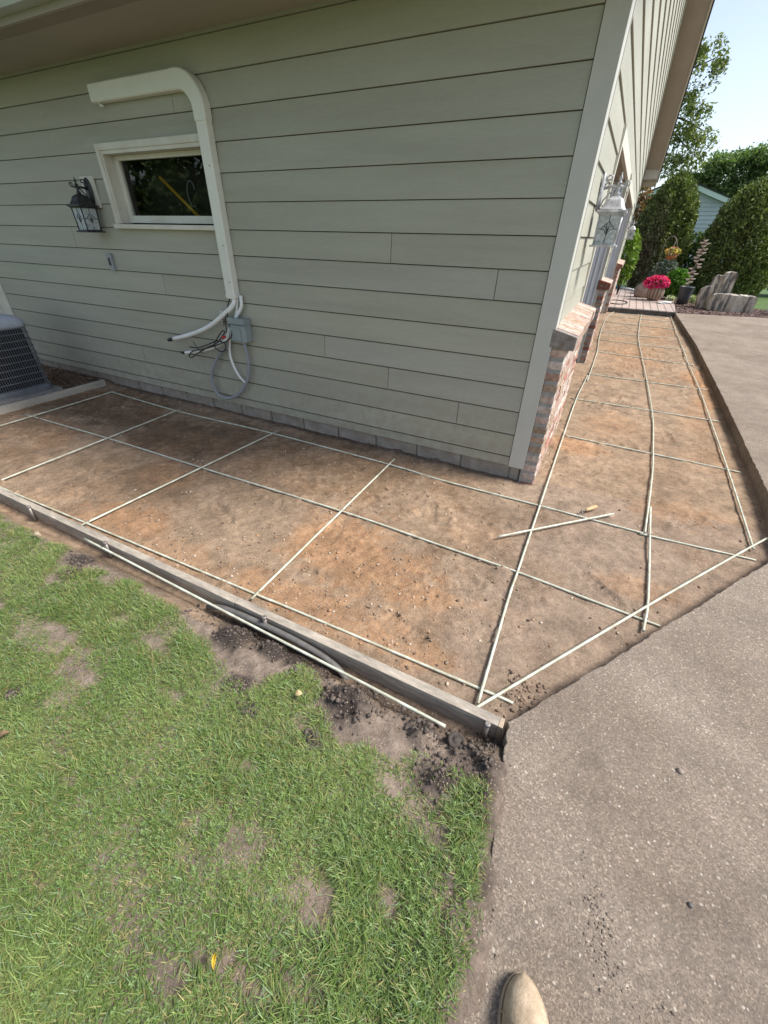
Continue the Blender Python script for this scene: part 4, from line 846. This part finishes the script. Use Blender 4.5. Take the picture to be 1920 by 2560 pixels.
stones('mud_scuffs', P, .001+.003*RNG.random(len(P))**3, np.array([(.15, .12, .095)])*RNG.uniform(.6, 1.6, (len(P), 1)), M['pebble'], .5, .15, np.full(len(P), .1))
# mulch chips by the condenser and in the far bed
def chips(name, P, z, lmin, lmax, pal):
    n = len(P); L = RNG.uniform(lmin, lmax, n); W = L*RNG.uniform(.2, .45, n); a = RNG.uniform(0, 6.28, n); tl = RNG.uniform(-.4, .4, n)
    dx, dy = np.cos(a), np.sin(a); Q = []
    for su, sv in ((-1, -1), (1, -1), (1, 1), (-1, 1)):
        Q.append(np.stack([P[:, 0]+dx*L/2*su-dy*W/2*sv, P[:, 1]+dy*L/2*su+dx*W/2*sv, z+su*tl*L/2+RNG.uniform(.002, .012, n)], 1))
    V = np.stack(Q, 1).reshape(-1, 3); F = np.arange(4*n).reshape(n, 4); c = pal[RNG.integers(0, len(pal), n)]*RNG.uniform(.7, 1.2, (n, 1))
    tag(link(name, mesh_np(name, V, F, np.repeat(c, 4, 0)), M['chip']), kind='stuff')
P = np.stack([RNG.uniform(-6.4, -4.95, 1300), RNG.uniform(-.54, -.02, 1300)], 1); chips('wood_chips', P, H(P[:, 0], P[:, 1])+.004, .015, .05, np.array([(.22, .14, .09), (.30, .2, .13), (.12, .08, .055)]))
P = np.stack([RNG.uniform(1.8, 5, 5200), RNG.uniform(10.4, 13.6, 5200)], 1); P = P[(P[:, 1] > 10.33+(P[:, 0]-1.74)*.235+.05) & (P[:, 1] < 15.2-P[:, 0]*.7)]
chips('bark_mulch', P, .098, .03, .09, np.array([(.15, .09, .075), (.22, .14, .12), (.08, .05, .042), (.30, .21, .18)]))
# grit, twigs and leaf litter on the driveway
for x, y, sz_, lb in ((1.03, -1.95, .010, 'small tan pebble lying alone on the driveway near the board end'), (.925, -2.62, .008, 'black crumb of asphalt to the right of the boot'), (1.03, -2.33, .007, 'black crumb of asphalt in the middle of the driveway')):
    b = MB(); b.blob((x, y, .1+sz_*.5), (sz_*1.2, sz_, sz_*.7), 1, .2, int(x*100)); single('pebble', b, M['boulder'] if 'tan' in lb else M['hose'], lb, 'pebble', (x, y, .1))

# ------------------------------------------------------------------ grass
def blades(n, xr, yr, hmin, hmax, wd, thatch=False):
    x = RNG.uniform(*xr, n); y = RNG.uniform(*yr, n)
    k = RNG.random(n) < (np.clip(lawn_in(x, y)+.28*(y < np.interp(x, BX, BY)-.02)*(x < .5), 0, 1) if thatch else lawn_in(x, y)*(.55+.9*np.clip(fbm(x, y, 7, 3, 13)+.35, 0, 1))); x, y = x[k], y[k]; n = len(x)
    cl = fbm(x, y, 5, 3, 17); h = RNG.uniform(hmin, hmax, n)*(1+.9*cl)*(.5+.5*lawn_in(x, y)); ww = wd*RNG.uniform(.6, 1.25, n)
    ang = RNG.uniform(0, 6.28, n)+3*fbm(x, y, 4, 2, 23); lean = RNG.uniform(.35, 1.5, n); curl = RNG.uniform(.2, 1.1, n)
    if thatch: lean = RNG.uniform(2.3, 2.9, n); curl = RNG.uniform(-.1, .25, n)
    dx, dy = np.cos(ang), np.sin(ang); sx, sy = -dy, dx; z = H(x, y)-.004
    V = []; 
    for t, wf in ((0, .8), (.4, 1), (.75, .75), (1, 0)):
        th = lean*.55+curl*t; rr_ = h*t*np.sin(np.minimum(th, 1.5)); zz = h*t*np.cos(np.minimum(th, 1.5))
        px, py, pz = x+dx*rr_, y+dy*rr_, z+zz
        if wf: V += [np.stack([px-sx*ww*wf/2, py-sy*ww*wf/2, pz], 1), np.stack([px+sx*ww*wf/2, py+sy*ww*wf/2, pz], 1)]
        else: V += [np.stack([px, py, pz], 1)]
    V = np.stack(V, 1); F = np.array([(0, 1, 3), (0, 3, 2), (2, 3, 5), (2, 5, 4), (4, 5, 6)])[None]+(np.arange(n)*7)[:, None, None]
    c = np.array((.145, .205, .062))*np.ones((n, 1)); q = RNG.random(n); yl = np.clip(.35+1.1*fbm(x, y, 3, 3, 29), .05, .9)
    c = np.where((q < yl)[:, None], np.array((.225, .27, .10)), c); c = np.where((RNG.random(n) < .16)[:, None], np.array((.205, .27, .16)), c)
    edge_ = 1-lawn_in(x, y); dry = RNG.random(n) < .10+.3*np.clip(fbm(x, y, 6, 2, 31)+.05, 0, 1)+.2*edge_; c = np.where(dry[:, None], np.array((.31, .26, .13)), c)
    if thatch: c = np.array([(.30, .24, .14), (.22, .165, .10), (.36, .31, .19), (.17, .14, .07)])[RNG.integers(0, 4, n)]
    c = c*RNG.uniform(.65, 1.4, (n, 1))*(1.02, 1.08, .92)
    return V.reshape(-1, 3), F.reshape(-1, 3), np.repeat(c, 7, 0)
V, F, C_ = blades(560000, (-3.7, .56), (-3.7, -2.12), .018, .050, .0021)
V2, F2, C2 = blades(110000, (-3.7, .53), (-3.7, -2.15), .015, .05, .0017, True)
cl_ = np.array([(-.55, -2.85), (-.35, -3.0), (-.95, -2.75), (-.15, -2.68), (-1.5, -2.9), (.25, -2.55), (-1.9, -2.45)]); k_ = RNG.integers(0, 7, 900); cx_ = cl_[k_]+RNG.normal(size=(900, 2))*.16; cx_ = cx_[lawn_in(cx_[:, 0], cx_[:, 1]) > .5]
n_ = len(cx_); cz_ = H(cx_[:, 0], cx_[:, 1])+RNG.uniform(.022, .04, n_); V3 = []
a_ = RNG.uniform(0, 6.28, n_)
for t_ in (0, 2.09, 4.19):                                            # three leaflets each
    for da, rr_ in ((0, 0), (-.55, .007), (.55, .007)): V3.append(np.stack([cx_[:, 0]+rr_*np.cos(a_+t_+da), cx_[:, 1]+rr_*np.sin(a_+t_+da), cz_+.002*(rr_ > 0)], 1))
V3 = np.stack(V3, 1).reshape(-1, 3); F3 = np.arange(len(V3)).reshape(-1, 3); C3 = np.repeat(np.array((.19, .27, .09))*RNG.uniform(.7, 1.2, (n_, 1)), 9, 0)
F2 = np.concatenate([F2, F3+len(V2)]); V2 = np.concatenate([V2, V3]); C2 = np.concatenate([C2, C3])
F = np.concatenate([F, F2+len(V)]); V = np.concatenate([V, V2]); C_ = np.concatenate([C_, C2])
tag(link('grass', mesh_np('grass', V, F, C_), M['grass']), kind='stuff')
def flatleaf(x, y, L, W, ang, col, label, name='fallen_leaf', cat='leaf', z=None):
    mt = mat('leaf_'+str(len(bpy.data.materials)), col, tuple(c*.6 for c in col), scale=60, rough=.7); b = MB(); n = 8; vs = []
    z = gz(x, y)+.03 if z is None else z
    for i in range(n):
        t = i/(n-1); w_ = W*math.sin(math.pi*min(.98, .05+t*.95))**.8; u = (t-.5)*L
        for s_ in (-1, 0, 1): vs.append((x+math.cos(ang)*u-math.sin(ang)*s_*w_/2, y+math.sin(ang)*u+math.cos(ang)*s_*w_/2, z+.010*abs(s_)+.012*math.sin(t*3)))
    b.add(vs, [(i*3+j, i*3+j+1, (i+1)*3+j+1, (i+1)*3+j) for i in range(n-1) for j in range(2)], True)
    o = single(name, b, mt, label, cat, (x, y, z)); sm = o.modifiers.new('thickness', 'SOLIDIFY'); sm.thickness = .0008; return o
flatleaf(-.035, -3.0, .028, .009, -.9, (.75, .50, .04), 'bright yellow fallen leaf in the grass near the bottom edge')
flatleaf(-1.116, -2.943, .032, .018, 1.3, (.24, .15, .09), 'brown fallen leaf in the grass at the left frame edge')
flatleaf(-2.27, -2.226, .07, .025, .1, (.50, .42, .28), 'dry tan leaf on the grass below the form board')
flatleaf(-.285, -2.33, .03, .025, .6, (.55, .42, .22), 'small tan leaf beside the dark soil mound')

# ------------------------------------------------------------------ boot at the bottom edge
bt = thing('boot', 'tan suede boot toe of the photographer standing on the driveway', 'boot', (.66, -2.80, .1))
def boot_ring(t, zs, widen=0):
    pass
TOE = Vector((.645, -2.673, .1)); dirb = Vector((.30, -1, 0)).normalized(); side = Vector((dirb.y, -dirb.x, 0))
def half(t):                                                           # outline half width along the foot, t from the toe
    return .057*(1-(1-min(t/.12, 1))**2.2)**.5 if t < .12 else (.057-.006*sstep(.13, .2, t) if t < .2 else .051)
b = MB(); rings = []
ts = [.0008, .004, .01, .02, .035, .055, .08, .11, .14, .17, .2, .24, .27, .30]
for t in ts:
    hw = half(t)*.95; hgt = .030+.034*(1-(1-min(t/.10, 1))**2)+.05*float(sstep(.12, .25, t)); c = TOE+dirb*t
    if t < .003: hgt = .03
    rings.append([tuple(c+side*(hw*math.cos(a)*(1 if math.sin(a) >= 0 else 1))+Vector((0, 0, .014+max(0, math.sin(a))**.75*(hgt-.0)+min(0, math.sin(a))*.004))) for a in [2*math.pi*i/28 for i in range(28)]])
loft(b, rings); up_ = obj('upper', b, M['suede'], bt)
b = MB(); pts = [(half(t)*1.07, t) for t in [0.0, .002, .006, .012, .022, .035, .055, .08, .11, .14, .17, .2, .25, .30]]
outl = [(u, t-.004) for u, t in pts]+[(-u, t-.004) for u, t in pts[::-1]]; outl = [p for i, p in enumerate(outl) if i != len(pts)]
b.prism(outl, lambda u, v, d: tuple(TOE+side*u+dirb*v+Vector((0, 0, d))), .0005, .016); obj('sole', b, M['sole'], bt, bevel=.003)
b = MB(); st = [TOE+side*(half(t)*1.015)+dirb*(t-.002)+Vector((0, 0, .0175)) for t in ts[1:]]; st2 = [TOE-side*(half(t)*1.015)+dirb*(t-.002)+Vector((0, 0, .0175)) for t in ts[1:]]
b.tube(st[::-1]+st2, .0016, 6); obj('welt_stitch', b, M['suede'], bt)
b = MB(); b.tube([TOE+dirb*(.098-.03*abs(k/6)**2)+side*(k/6*.055)+Vector((0, 0, .014+(.064)*max(0, 1-(abs(k)/6.6)**2.6))) for k in range(-6, 7)], .0018, 6); obj('toe_seam', b, M['sole'], bt)
b = MB(); hc = TOE+dirb*.285
b.tube([hc+Vector((0, 0, .06)), hc+Vector((0, 0, .14))+dirb*.01, hc+Vector((0, 0, .26))+dirb*.02], [.055, .055, .06], 20); obj('shaft', b, M['suede'], bt)

# ------------------------------------------------------------------ far garden
def leaves(P, Lm, Wm, cols, jitter=.25, up=.0, nrm=None):
    """leaf quads at P (n,3); returns verts, faces, colours"""
    n = len(P); d = RNG.normal(size=(n, 3)); d[:, 2] += up
    if nrm is not None: d += nrm
    d /= np.linalg.norm(d, axis=1)[:, None]; e = np.cross(d, RNG.normal(size=(n, 3))); e /= np.linalg.norm(e, axis=1)[:, None]
    L = Lm*RNG.uniform(.6, 1.4, (n, 1)); W = Wm*RNG.uniform(.6, 1.4, (n, 1)); f = np.cross(d, e)
    V = np.stack([P-d*L/2, P+e*W/2+f*W*.12, P+d*L/2, P-e*W/2+f*W*.12], 1)
    c = cols[RNG.integers(0, len(cols), n)]*RNG.uniform(1-jitter, 1+jitter, (n, 1))
    return V.reshape(-1, 3), np.arange(4*n).reshape(n, 4), np.repeat(c, 4, 0)
def foliage(name, parts, mt, parent):
    V = np.concatenate([p[0] for p in parts]); o = 0; F = []
    for p in parts: F.append(p[1]+o); o += len(p[0])
    off = np.array(wloc(parent)) if parent is not None else 0
    return link(name, mesh_np(name, V-off, np.concatenate(F), np.concatenate([p[2] for p in parts])), mt, parent)
def ball(n, c, r, shell=.55):
    d = RNG.normal(size=(n, 3)); d /= np.linalg.norm(d, axis=1)[:, None]; k = (shell+(1-shell)*RNG.random((n, 1))**.6)
    return np.array(c)+d*k*np.array(r)
GREEN = np.array([(.07, .115, .035), (.10, .155, .045), (.05, .085, .028), (.13, .185, .06)])
def arborvitae(cx, cy, r, h, n, label, bronze, seed):
    t = thing('arborvitae', label, 'evergreen', (cx, cy, .08), 'two evergreens behind the bed')
    b = MB(); b.tube([(cx, cy, 0), (cx+.03, cy, h*.4), (cx, cy, h*.9)], [.09, .06, .015], 8)
    for i in range(16):
        a = random.uniform(0, 6.28); rr = r*random.uniform(.3, .75); b.tube([(cx, cy, random.uniform(.1, .5)), (cx+rr*.6*math.cos(a), cy+rr*.6*math.sin(a), .9), (cx+rr*math.cos(a), cy+rr*math.sin(a), h*random.uniform(.5, .75))], [.03, .02, .006], 5)
    obj('trunk', b, M['bark'], t)
    u = RNG.random(n)**.8; z = .15+u*(h-.15); a = RNG.uniform(0, 6.28, n)
    prof = np.interp(u, [0, .12, .35, .6, .8, .93, 1], [.66, .86, 1, .95, .76, .48, .12])
    lob = 1+.05*np.sin(a*5+u*5+seed)+.05*np.sin(a*9-u*8)+.16*fbm(a*4, u*9, 1, 4, seed)
    rad = r*prof*lob*(.70+.34*RNG.random(n)**.5)
    P = np.stack([cx+rad*np.cos(a), cy+rad*np.sin(a), z+.08*RNG.normal(size=n)], 1)
    k = fbm(a*2.2+5, u*9, 1, 3, seed+3) > -.42; P, a, u = P[k], a[k], u[k]
    nr = np.stack([np.cos(a)*.9, np.sin(a)*.9, np.ones(len(a))*1.1], 1)
    cols = GREEN*np.array([1.0, .95, .95]); V, F, C = leaves(P, .10, .046, cols*(1.75, 1.5, 1.4), .5, 0, nr)
    if bronze:                                                        # winter-bronzed side of the tree
        w_ = np.clip((.55-u)*1.4+.6*(P[:, 0] < cx-.05)+.5*fbm(P[:, 0], P[:, 2], 2, 3, 3), 0, 1)*bronze; w_ = np.repeat(w_, 4)[:, None]; C = C*(1-w_)+w_*np.repeat(np.array((.20, .165, .115))*RNG.uniform(.6, 1.5, (len(P), 1)), 4, 0)
    foliage('crown', [(V, F, C)], M['needle'], t)
arborvitae(1.12, 16.7, .86, 3.3, 36000, 'bronze tinted evergreen with bushy rounded top nearest the house', .85, 2)
arborvitae(3.45, 16.0, 1.16, 3.05, 44000, 'broad dark green evergreen behind the stone bench', .15, 6)
def tree(name, label, base, trunkh, clumps, n, Lf, cols, group, droop=0, tr=.14):
    t = thing(name, label, 'tree', base, group); b = MB(); top = Vector((base[0], base[1], base[2]+trunkh))
    b.tube([base, (base[0]+.1, base[1], base[2]+trunkh*.5), tuple(top)], [tr*1.3, tr, tr*.7], 9)
    for c, r, wgt in clumps: b.tube(smooth([tuple(top-Vector((0, 0, trunkh*.25))), tuple((top+Vector(c))/2+Vector((0, 0, .3))), c], 4), [tr*.6*(1-i/9) +.01 for i in range(9)], 6)
    obj('trunk', b, M['bark'], t); parts = []
    tot = sum(c[2] for c in clumps)
    for c, r, wgt in clumps:
        k = int(n*wgt/tot); sub = ball(max(6, k//90), c, r, .2)                                   # twig tips, each with a spray of leaves
        P = np.repeat(sub, 90, 0)[:k]; q = RNG.normal(size=P.shape)*np.array((.22, .22, .15))*(np.mean(r)/1.1); q[:, 2] -= droop*np.abs(RNG.normal(size=len(P)))*.35; parts.append(leaves(P+q, Lf, Lf*.45, cols, .3, -.4*droop))
    foliage('crown', parts, M['leaf'], t); return t
TG = np.array([(.13, .20, .065), (.18, .26, .085), (.10, .15, .05), (.22, .30, .12)])
tree('broadleaf_tree', 'full green broadleaf tree behind the neighbouring roof', (6.2, 36, 0), 2.6,
     [((3.0, 36, 4.9), (.8, 1.0, .7), .8), ((3.9, 35.6, 5.4), (1.0, 1.1, .7), 1.1), ((5.2, 36, 5.6), (1.1, 1.2, .65), 1.2), ((6.6, 35.7, 5.5), (1.2, 1.2, .8), 1.2), ((7.8, 36, 4.9), (1.2, 1.2, .9), 1), ((4.2, 36.4, 4.3), (1.3, 1.2, .7), 1.1), ((5.6, 35.5, 4.2), (1.2, 1.2, .7), 1.1), ((7.0, 35.5, 3.9), (1.2, 1.2, .8), 1.1), ((3.0, 36.3, 3.7), (1.1, 1, .6), .8), ((4.6, 36.3, 3.2), (1.2, 1, .6), .8), ((8.8, 36.5, 3.8), (1.2, 1.2, .8), .8), ((6.2, 36, 2.9), (1.6, 1, .7), 1)], 30000, .20, TG, 'trees beyond the neighbouring house', 0, .16)
TL = np.array([(.16, .20, .06), (.21, .24, .08), (.11, .15, .045), (.25, .27, .11)])
tree('feathery_tree', 'tall loose tree with drooping sprays rising behind the gable', (-1.6, 28, 0), 6.5,
     [((.30, 28, 10.2), (.4, .8, .5), .12), ((.5, 28, 9.1), (.9, .9, .35), .6), ((1.35, 27.8, 8.5), (.7, .8, .22), .35), ((.5, 28, 7.7), (.9, .9, .35), .6), ((1.3, 27.8, 7.0), (.7, .8, .25), .4), ((1.9, 28, 6.0), (.8, .8, .22), .35), ((.8, 28, 6.2), (.9, .9, .35), .6), ((1.7, 28.2, 5.2), (.9, .8, .25), .4), ((.6, 28, 5.0), (1.0, .9, .35), .55), ((-1.5, 28, 10.5), (1.6, 1, 1.1), .6), ((-1.8, 28, 8), (1.6, 1, 1.2), .6)], 6800, .17, TL, 'trees beyond the neighbouring house', 1, .13)
for i, (x, y, h) in enumerate(((-20.8, -12.5, 2.5), (-17.6, -13.4, 2.8), (-14.6, -11.5, 2.5))):
    tree('shade_tree', ['shade tree reflected at the left in the small window', 'shade tree reflected in the middle of the small window', 'shade tree reflected at the right in the small window'][i], (x, y, -.08), h,
         [((x+dx*1.7, y+dy*1.2, h+1.0+dz*1.5), (1.9, 1.5, 1.2), 1) for dx, dy, dz in ((0, 0, 2), (-1, .3, .6), (1, -.2, .7), (.2, 1, -.6), (-.7, -.7, 1.4), (.9, .5, -.9), (-1.1, .4, -1), (.6, .4, 1.5))], 7000, .30, TG*.9, 'shade trees on the lawn side', 0, .2)
# low neighbouring house
nh = thing('neighbour_house', 'pale blue sided gabled house half hidden behind the evergreens', 'house', (1.7, 30, 0))
b = MB(); b.prism([(-2.2, 0), (5.6, 0), (5.6, 2.75), (1.66, 4.18), (-2.2, 2.6)], lambda u, v, d: (u, d, v), 30.02, 38)
obj('wall', b, M['nsiding'], nh)
b = MB()
for k in range(20):
    z = .3+.19*k; x0 = -2.2 if z < 2.6 else -2.2+(z-2.6)/.41; x1 = 5.6 if z < 2.75 else 5.6-(z-2.75)/.363
    if x1-x0 > .2: b.hexa([(x0, 29.97, z), (x1, 29.97, z), (x1, 30.03, z), (x0, 30.03, z), (x0, 30.016, z+.188), (x1, 30.016, z+.188), (x1, 30.03, z+.188), (x0, 30.03, z+.188)])
obj('clapboards', b, M['nsiding'], nh)
b = MB(); b.prism([(-2.6, 2.42), (1.66, 4.17), (6.0, 2.60), (6.0, 2.82), (1.66, 4.39), (-2.6, 2.64)], lambda u, v, d: (u, d, v), 29.72, 29.76); obj('rake_board', b, M['nfascia'], nh)
b = MB(); b.prism([(-2.7, 2.60), (1.66, 4.392), (6.1, 2.785), (6.1, 2.86), (1.66, 4.47), (-2.7, 2.67)], lambda u, v, d: (u, d, v), 29.70, 38.3); obj('roof', b, M['shingle'], nh)
# stone bench
bs = thing('stone_bench', 'rough banded grey stone bench with tall stone back on the mulch', 'bench', (2.9, 11.7, .08))
def slab(poly, y0, y1, seed, rough=.02):
    bm = bmesh.new(); f = bm.faces.new([bm.verts.new((u, y0, v)) for u, v in poly]); ex = bmesh.ops.extrude_face_region(bm, geom=[f])
    for v in ex['geom']:
        if isinstance(v, bmesh.types.BMVert): v.co.y = y1
    bmesh.ops.recalc_face_normals(bm, faces=bm.faces[:]); bmesh.ops.triangulate(bm, faces=bm.faces[:])
    for _ in range(3): bmesh.ops.subdivide_edges(bm, edges=[e for e in bm.edges if e.calc_length() > .07], cuts=1, use_grid_fill=False); bmesh.ops.triangulate(bm, faces=[f for f in bm.faces if len(f.verts) > 3])
    for v in bm.verts:
        p = v.co; q = [p.x*9+seed, p.z*7, p.y*8]
        v.co += Vector((math.sin(q[1]*1.3+q[2])*rough*.6, math.sin(q[0]*1.9+2*math.sin(q[1]))*rough*1.3+math.sin(q[0]*5)*rough*.4, math.sin(q[0]*1.1+q[2]*1.4)*rough*.5))
    b = MB(); b.bm(bm); return b
bk = MB()
for pl_, ya, yb_, sd_ in (([(2.30, .08), (2.25, .36), (2.27, .52), (2.34, .60), (2.46, .63), (2.53, .58), (2.54, .08)], 11.74, 12.04, 1), ([(2.47, .08), (2.44, .66), (2.47, .80), (2.54, .87), (2.66, .86), (2.70, .78), (2.72, .08)], 11.84, 12.12, 5), ([(2.69, .08), (2.66, .84), (2.69, .93), (2.76, .955), (2.88, .945), (2.915, .89), (2.93, .50), (2.97, .08)], 11.80, 12.16, 9)):
    q_ = slab(pl_, ya, yb_, sd_, .016); bk.add(q_.v, q_.f)
obj('backrest', bk, M['rock'], bs)
st_ = MB()
for pl_, ya, yb_, sd_ in (([(2.52, .08), (2.49, .28), (2.53, .45), (2.60, .485), (3.05, .475), (3.08, .42), (3.09, .08)], 11.42, 11.735, 4), ([(3.075, .08), (3.085, .43), (3.12, .475), (3.40, .465), (3.46, .43), (3.47, .22), (3.52, .08)], 11.44, 11.76, 7)):
    q_ = slab(pl_, ya, yb_, sd_, .014); st_.add(q_.v, q_.f)
obj('seat', st_, M['rock'], bs)
# boulder and white stones
b = MB(); b.blob((.98, 13.35, .26), (.26, .2, .30), 3, .12, 4); single('boulder', b, M['boulder'], 'tan boulder behind the striped flower pot', 'rock', (.98, 13.35, .1))
b = MB(); b.blob((4.05, 11.55, .16), (.28, .22, .15), 3, .14, 9); single('white_rock', b, M['whitestone'], 'white rock at the right frame edge beside the driveway', 'rock', (4.05, 11.55, .1))
b = MB(); b.blob((1.53, 12.0, .145), (.15, .11, .035), 3, .3, 12); single('white_rag', b, M['whitestone'], 'crumpled white rag on the pavers in front of the flower pot', 'rag', (1.53, 12.0, .12))
b = MB()
for i in range(14):
    t = i/13; b.blob((.1+.75*t, 15.95-.9*t**1.5, .14), (.08, .07, .05), 2, .2, 30+i)
single('edging_stones', b, M['whitestone'], 'line of pale edging stones along the far patio border', 'edging', (.4, 15.7, .1))
# striped pot with petunias
fp = thing('flower_pot', 'fluted brown pot with pale stripes full of pink petunias', 'flower pot', (1.28, 12.7, .12))
b = MB(); prof = [(.13, .12), (.19, .18), (.225, .27), (.225, .35), (.205, .43), (.20, .455), (.215, .47)]; n = 56; rings = []
for r, z in prof:
    b_r = []
    for j in range(n):
        a = 2*math.pi*j/n; k = r*(1+.035*math.cos(a*14)); b_r.append((1.28+k*math.cos(a), 12.7+k*math.sin(a), z))
    rings.append(b_r)
loft(b, rings); obj('pot', b, M['terracotta'], fp)
b = MB()
for j in range(14):
    a = 2*math.pi*(j+.5)/14; b.tube([(1.28+(r*.972)*math.cos(a), 12.7+(r*.972)*math.sin(a), z) for r, z in prof], .009, 5)
M['stripe'] = mat('pale_stripe', (.62, .53, .42), (.5, .42, .33), scale=20, rough=.7); obj('stripes', b, M['stripe'], fp)
PK = np.array([(.72, .03, .20), (.82, .06, .28), (.60, .02, .14), (.85, .16, .36)])
P = ball(620, (1.24, 12.7, .56), (.34, .28, .19), .75); P = P[P[:, 2] > .44]
fo = ball(500, (1.24, 12.7, .53), (.31, .26, .15), .4)
foliage('petunias', [leaves(P, .075, .075, PK, .2, 0, np.array((0, -1.2, .8)))], M['petal'], fp)
foliage('greenery', [leaves(fo, .06, .03, GREEN, .3)], M['leaf'], fp)
# dark tapered pot and the cup sculpture
b = MB(); b.lathe([(.135, .095), (.155, .30), (.175, .505), (.182, .52), (.182, .54), (.165, .54), (.16, .50), (.0, .49)], 2.0, 12.45, 36); single('slate_pot', b, M['slatepot'], 'tall dark slate planter left of the stone bench', 'planter', (2.0, 12.45, .095))
cs = thing('rain_cup_sculpture', 'tall garden sculpture of small pale cups climbing a thin stem', 'sculpture', (1.99, 12.45, .5))
b = MB(); b.tube(smooth([(2.0, 12.45, .45), (1.99, 12.45, .8), (2.0, 12.45, 1.2), (2.01, 12.45, 1.62)]), .012, 6)
CUPS = [(2.01, 1.63), (1.95, 1.58), (2.07, 1.56), (2.01, 1.50), (1.95, 1.42), (2.07, 1.43), (1.95, 1.36), (2.06, 1.35), (1.985, 1.29), (1.93, 1.24), (2.08, 1.20), (1.97, 1.16), (2.06, 1.09), (2.08, 1.02), (1.92, .98), (1.99, .92), (1.92, .88), (2.07, .86), (1.985, .80), (1.94, .72), (2.05, .74), (2.02, .66), (1.97, .62)]
for x, z in CUPS: b.tube([(2.0, 12.45, z-.05), (x, 12.43, z-.03)], .005, 5)
obj('stem', b, M['steel'], cs)
for i, (x, z) in enumerate(CUPS):
    b = MB(); yy = 12.43+.04*math.sin(i*2.4); b.lathe([(.001, z-.044), (.022, z-.042), (.046, z-.022), (.062, z), (.057, z), (.036, z-.022), (.001, z-.032)], x, yy, 12); obj('cup', b, M['copper'], cs)
# green bush, silver shrub, hanging basket, bright sprig
def bush(name, label, c, r, n, L, cols, mt='leaf', group=None, up=.3):
    t = thing(name, label, 'shrub', (c[0], c[1], .08), group); b = MB()
    for i in range(9):
        a = random.uniform(0, 6.28); b.tube([(c[0], c[1], .05), (c[0]+r[0]*.5*math.cos(a), c[1]+r[1]*.5*math.sin(a), c[2]+r[2]*.3)], [.012, .005], 5)
    obj('stems', b, M['bark'], t); foliage('foliage', [leaves(ball(n, c, r, .45), L, L*.55, cols, .3, up)], M[mt], t); return t
bush('leafy_shrub', 'bright green leafy shrub behind the striped flower pot', (1.78, 13.65, .52), (.36, .3, .40), 1500, .10, np.array([(.09, .20, .03), (.13, .27, .04), (.06, .14, .025)]))
bush('silver_shrub', 'grey green shrub in shade beneath the hanging basket', (1.45, 14.6, .62), (.42, .4, .52), 1500, .09, np.array([(.10, .12, .11), (.16, .18, .17), (.06, .08, .07)]))
bush('pale_flower_clump', 'small pale flowering clump beside the slate planter', (2.28, 12.9, .2), (.16, .14, .12), 260, .05, np.array([(.4, .45, .2), (.7, .7, .55), (.12, .2, .05)]))
bush('pale_flower_clump', 'white flowering clump left of the slate planter foot', (1.74, 13.05, .17), (.13, .12, .09), 200, .05, np.array([(.7, .7, .62), (.12, .2, .05), (.6, .62, .45)]))
bush('bright_shrub', 'lime green shrub showing past the far coach lamp', (.28, 13.6, 1.1), (.3, .3, .75), 900, .12, np.array([(.17, .27, .04), (.24, .33, .06), (.10, .18, .03)]))
bush('dark_hedge', 'dark shaded hedge filling the gap between the two evergreens', (2.2, 18.2, .9), (1.1, .5, 1.0), 4500, .13, GREEN*.8)
bush('dark_hedge', 'dark shaded hedge at the right frame edge beyond the bench', (5.6, 17.2, 1.4), (1.3, .7, 1.5), 5200, .13, GREEN*.9)
bush('rusty_shrub', 'rusty brown tall shrub beside the far house corner', (-.1, 18.6, 2.3), (.75, .5, 1.1), 2600, .12, np.array([(.20, .10, .05), (.26, .15, .07), (.12, .10, .04)]))
hb = thing('hanging_basket', 'coir hanging basket of mixed bright flowers on a shepherd hook', 'hanging basket', (1.41, 13.5, 1.12))
b = MB(); b.lathe([(.02, 1.115), (.09, 1.13), (.14, 1.18), (.155, 1.245), (.14, 1.24), (.01, 1.2)], 1.41, 13.5, 22); obj('liner', b, M['coir'], hb)
b = MB()
for a in (0, 2.1, 4.2): b.tube([(1.41+.15*math.cos(a), 13.5+.15*math.sin(a), 1.245), (1.41, 13.5, 1.62)], .004, 5)
obj('hangers', b, M['steel'], hb)
MX = np.array([(.75, .62, .10), (.75, .25, .18), (.70, .20, .35), (.12, .26, .06), (.10, .22, .05), (.55, .6, .15), (.8, .7, .5)])
foliage('flowers', [leaves(ball(420, (1.41, 13.5, 1.32), (.21, .19, .12), .5), .06, .05, MX, .2, 0, np.array((0, -.8, .5)))], M['petal'], hb)
b = MB(); b.tube(smooth([(1.14, 13.55, .08), (1.14, 13.55, 1.4), (1.17, 13.54, 1.62), (1.29, 13.52, 1.7), (1.41, 13.5, 1.62)]), .008, 6); single('shepherd_hook', b, M['steel'], 'thin dark shepherd hook holding the hanging basket', 'garden hook', (1.14, 13.55, .1))
# teal post, pale globe, hose ring
b = MB(); b.lathe([(.075, .12), (.08, .15), (.055, .17), (.045, .3), (.05, .5), (.06, .54)], .20, 15.8, 20); single('teal_pedestal', b, M['teal'], 'slim teal glazed pedestal at the far end of the patio', 'pedestal', (.2, 15.8, .12))
gl = thing('garden_globe', 'pale grey globe on a short stem before the bronze evergreen', 'garden globe', (.47, 15.1, .1))
b = MB(); b.blob((.47, 15.1, .61), (.055, .055, .06), 3, 0); obj('globe', b, M['whitestone'], gl); b = MB(); b.tube([(.47, 15.1, .08), (.47, 15.1, .56)], .012, 6); obj('stem', b, M['steel'], gl)
b = MB(); b.tube([(.36+.26*math.cos(a), 11.48+.48*math.sin(a), .133) for a in np.linspace(0, 6.2832, 40)], .012, 7, False); single('hose_ring', b, M['rubber'], 'black hose lying in a ring on the pavers', 'hose', (.36, 11.48, .125))
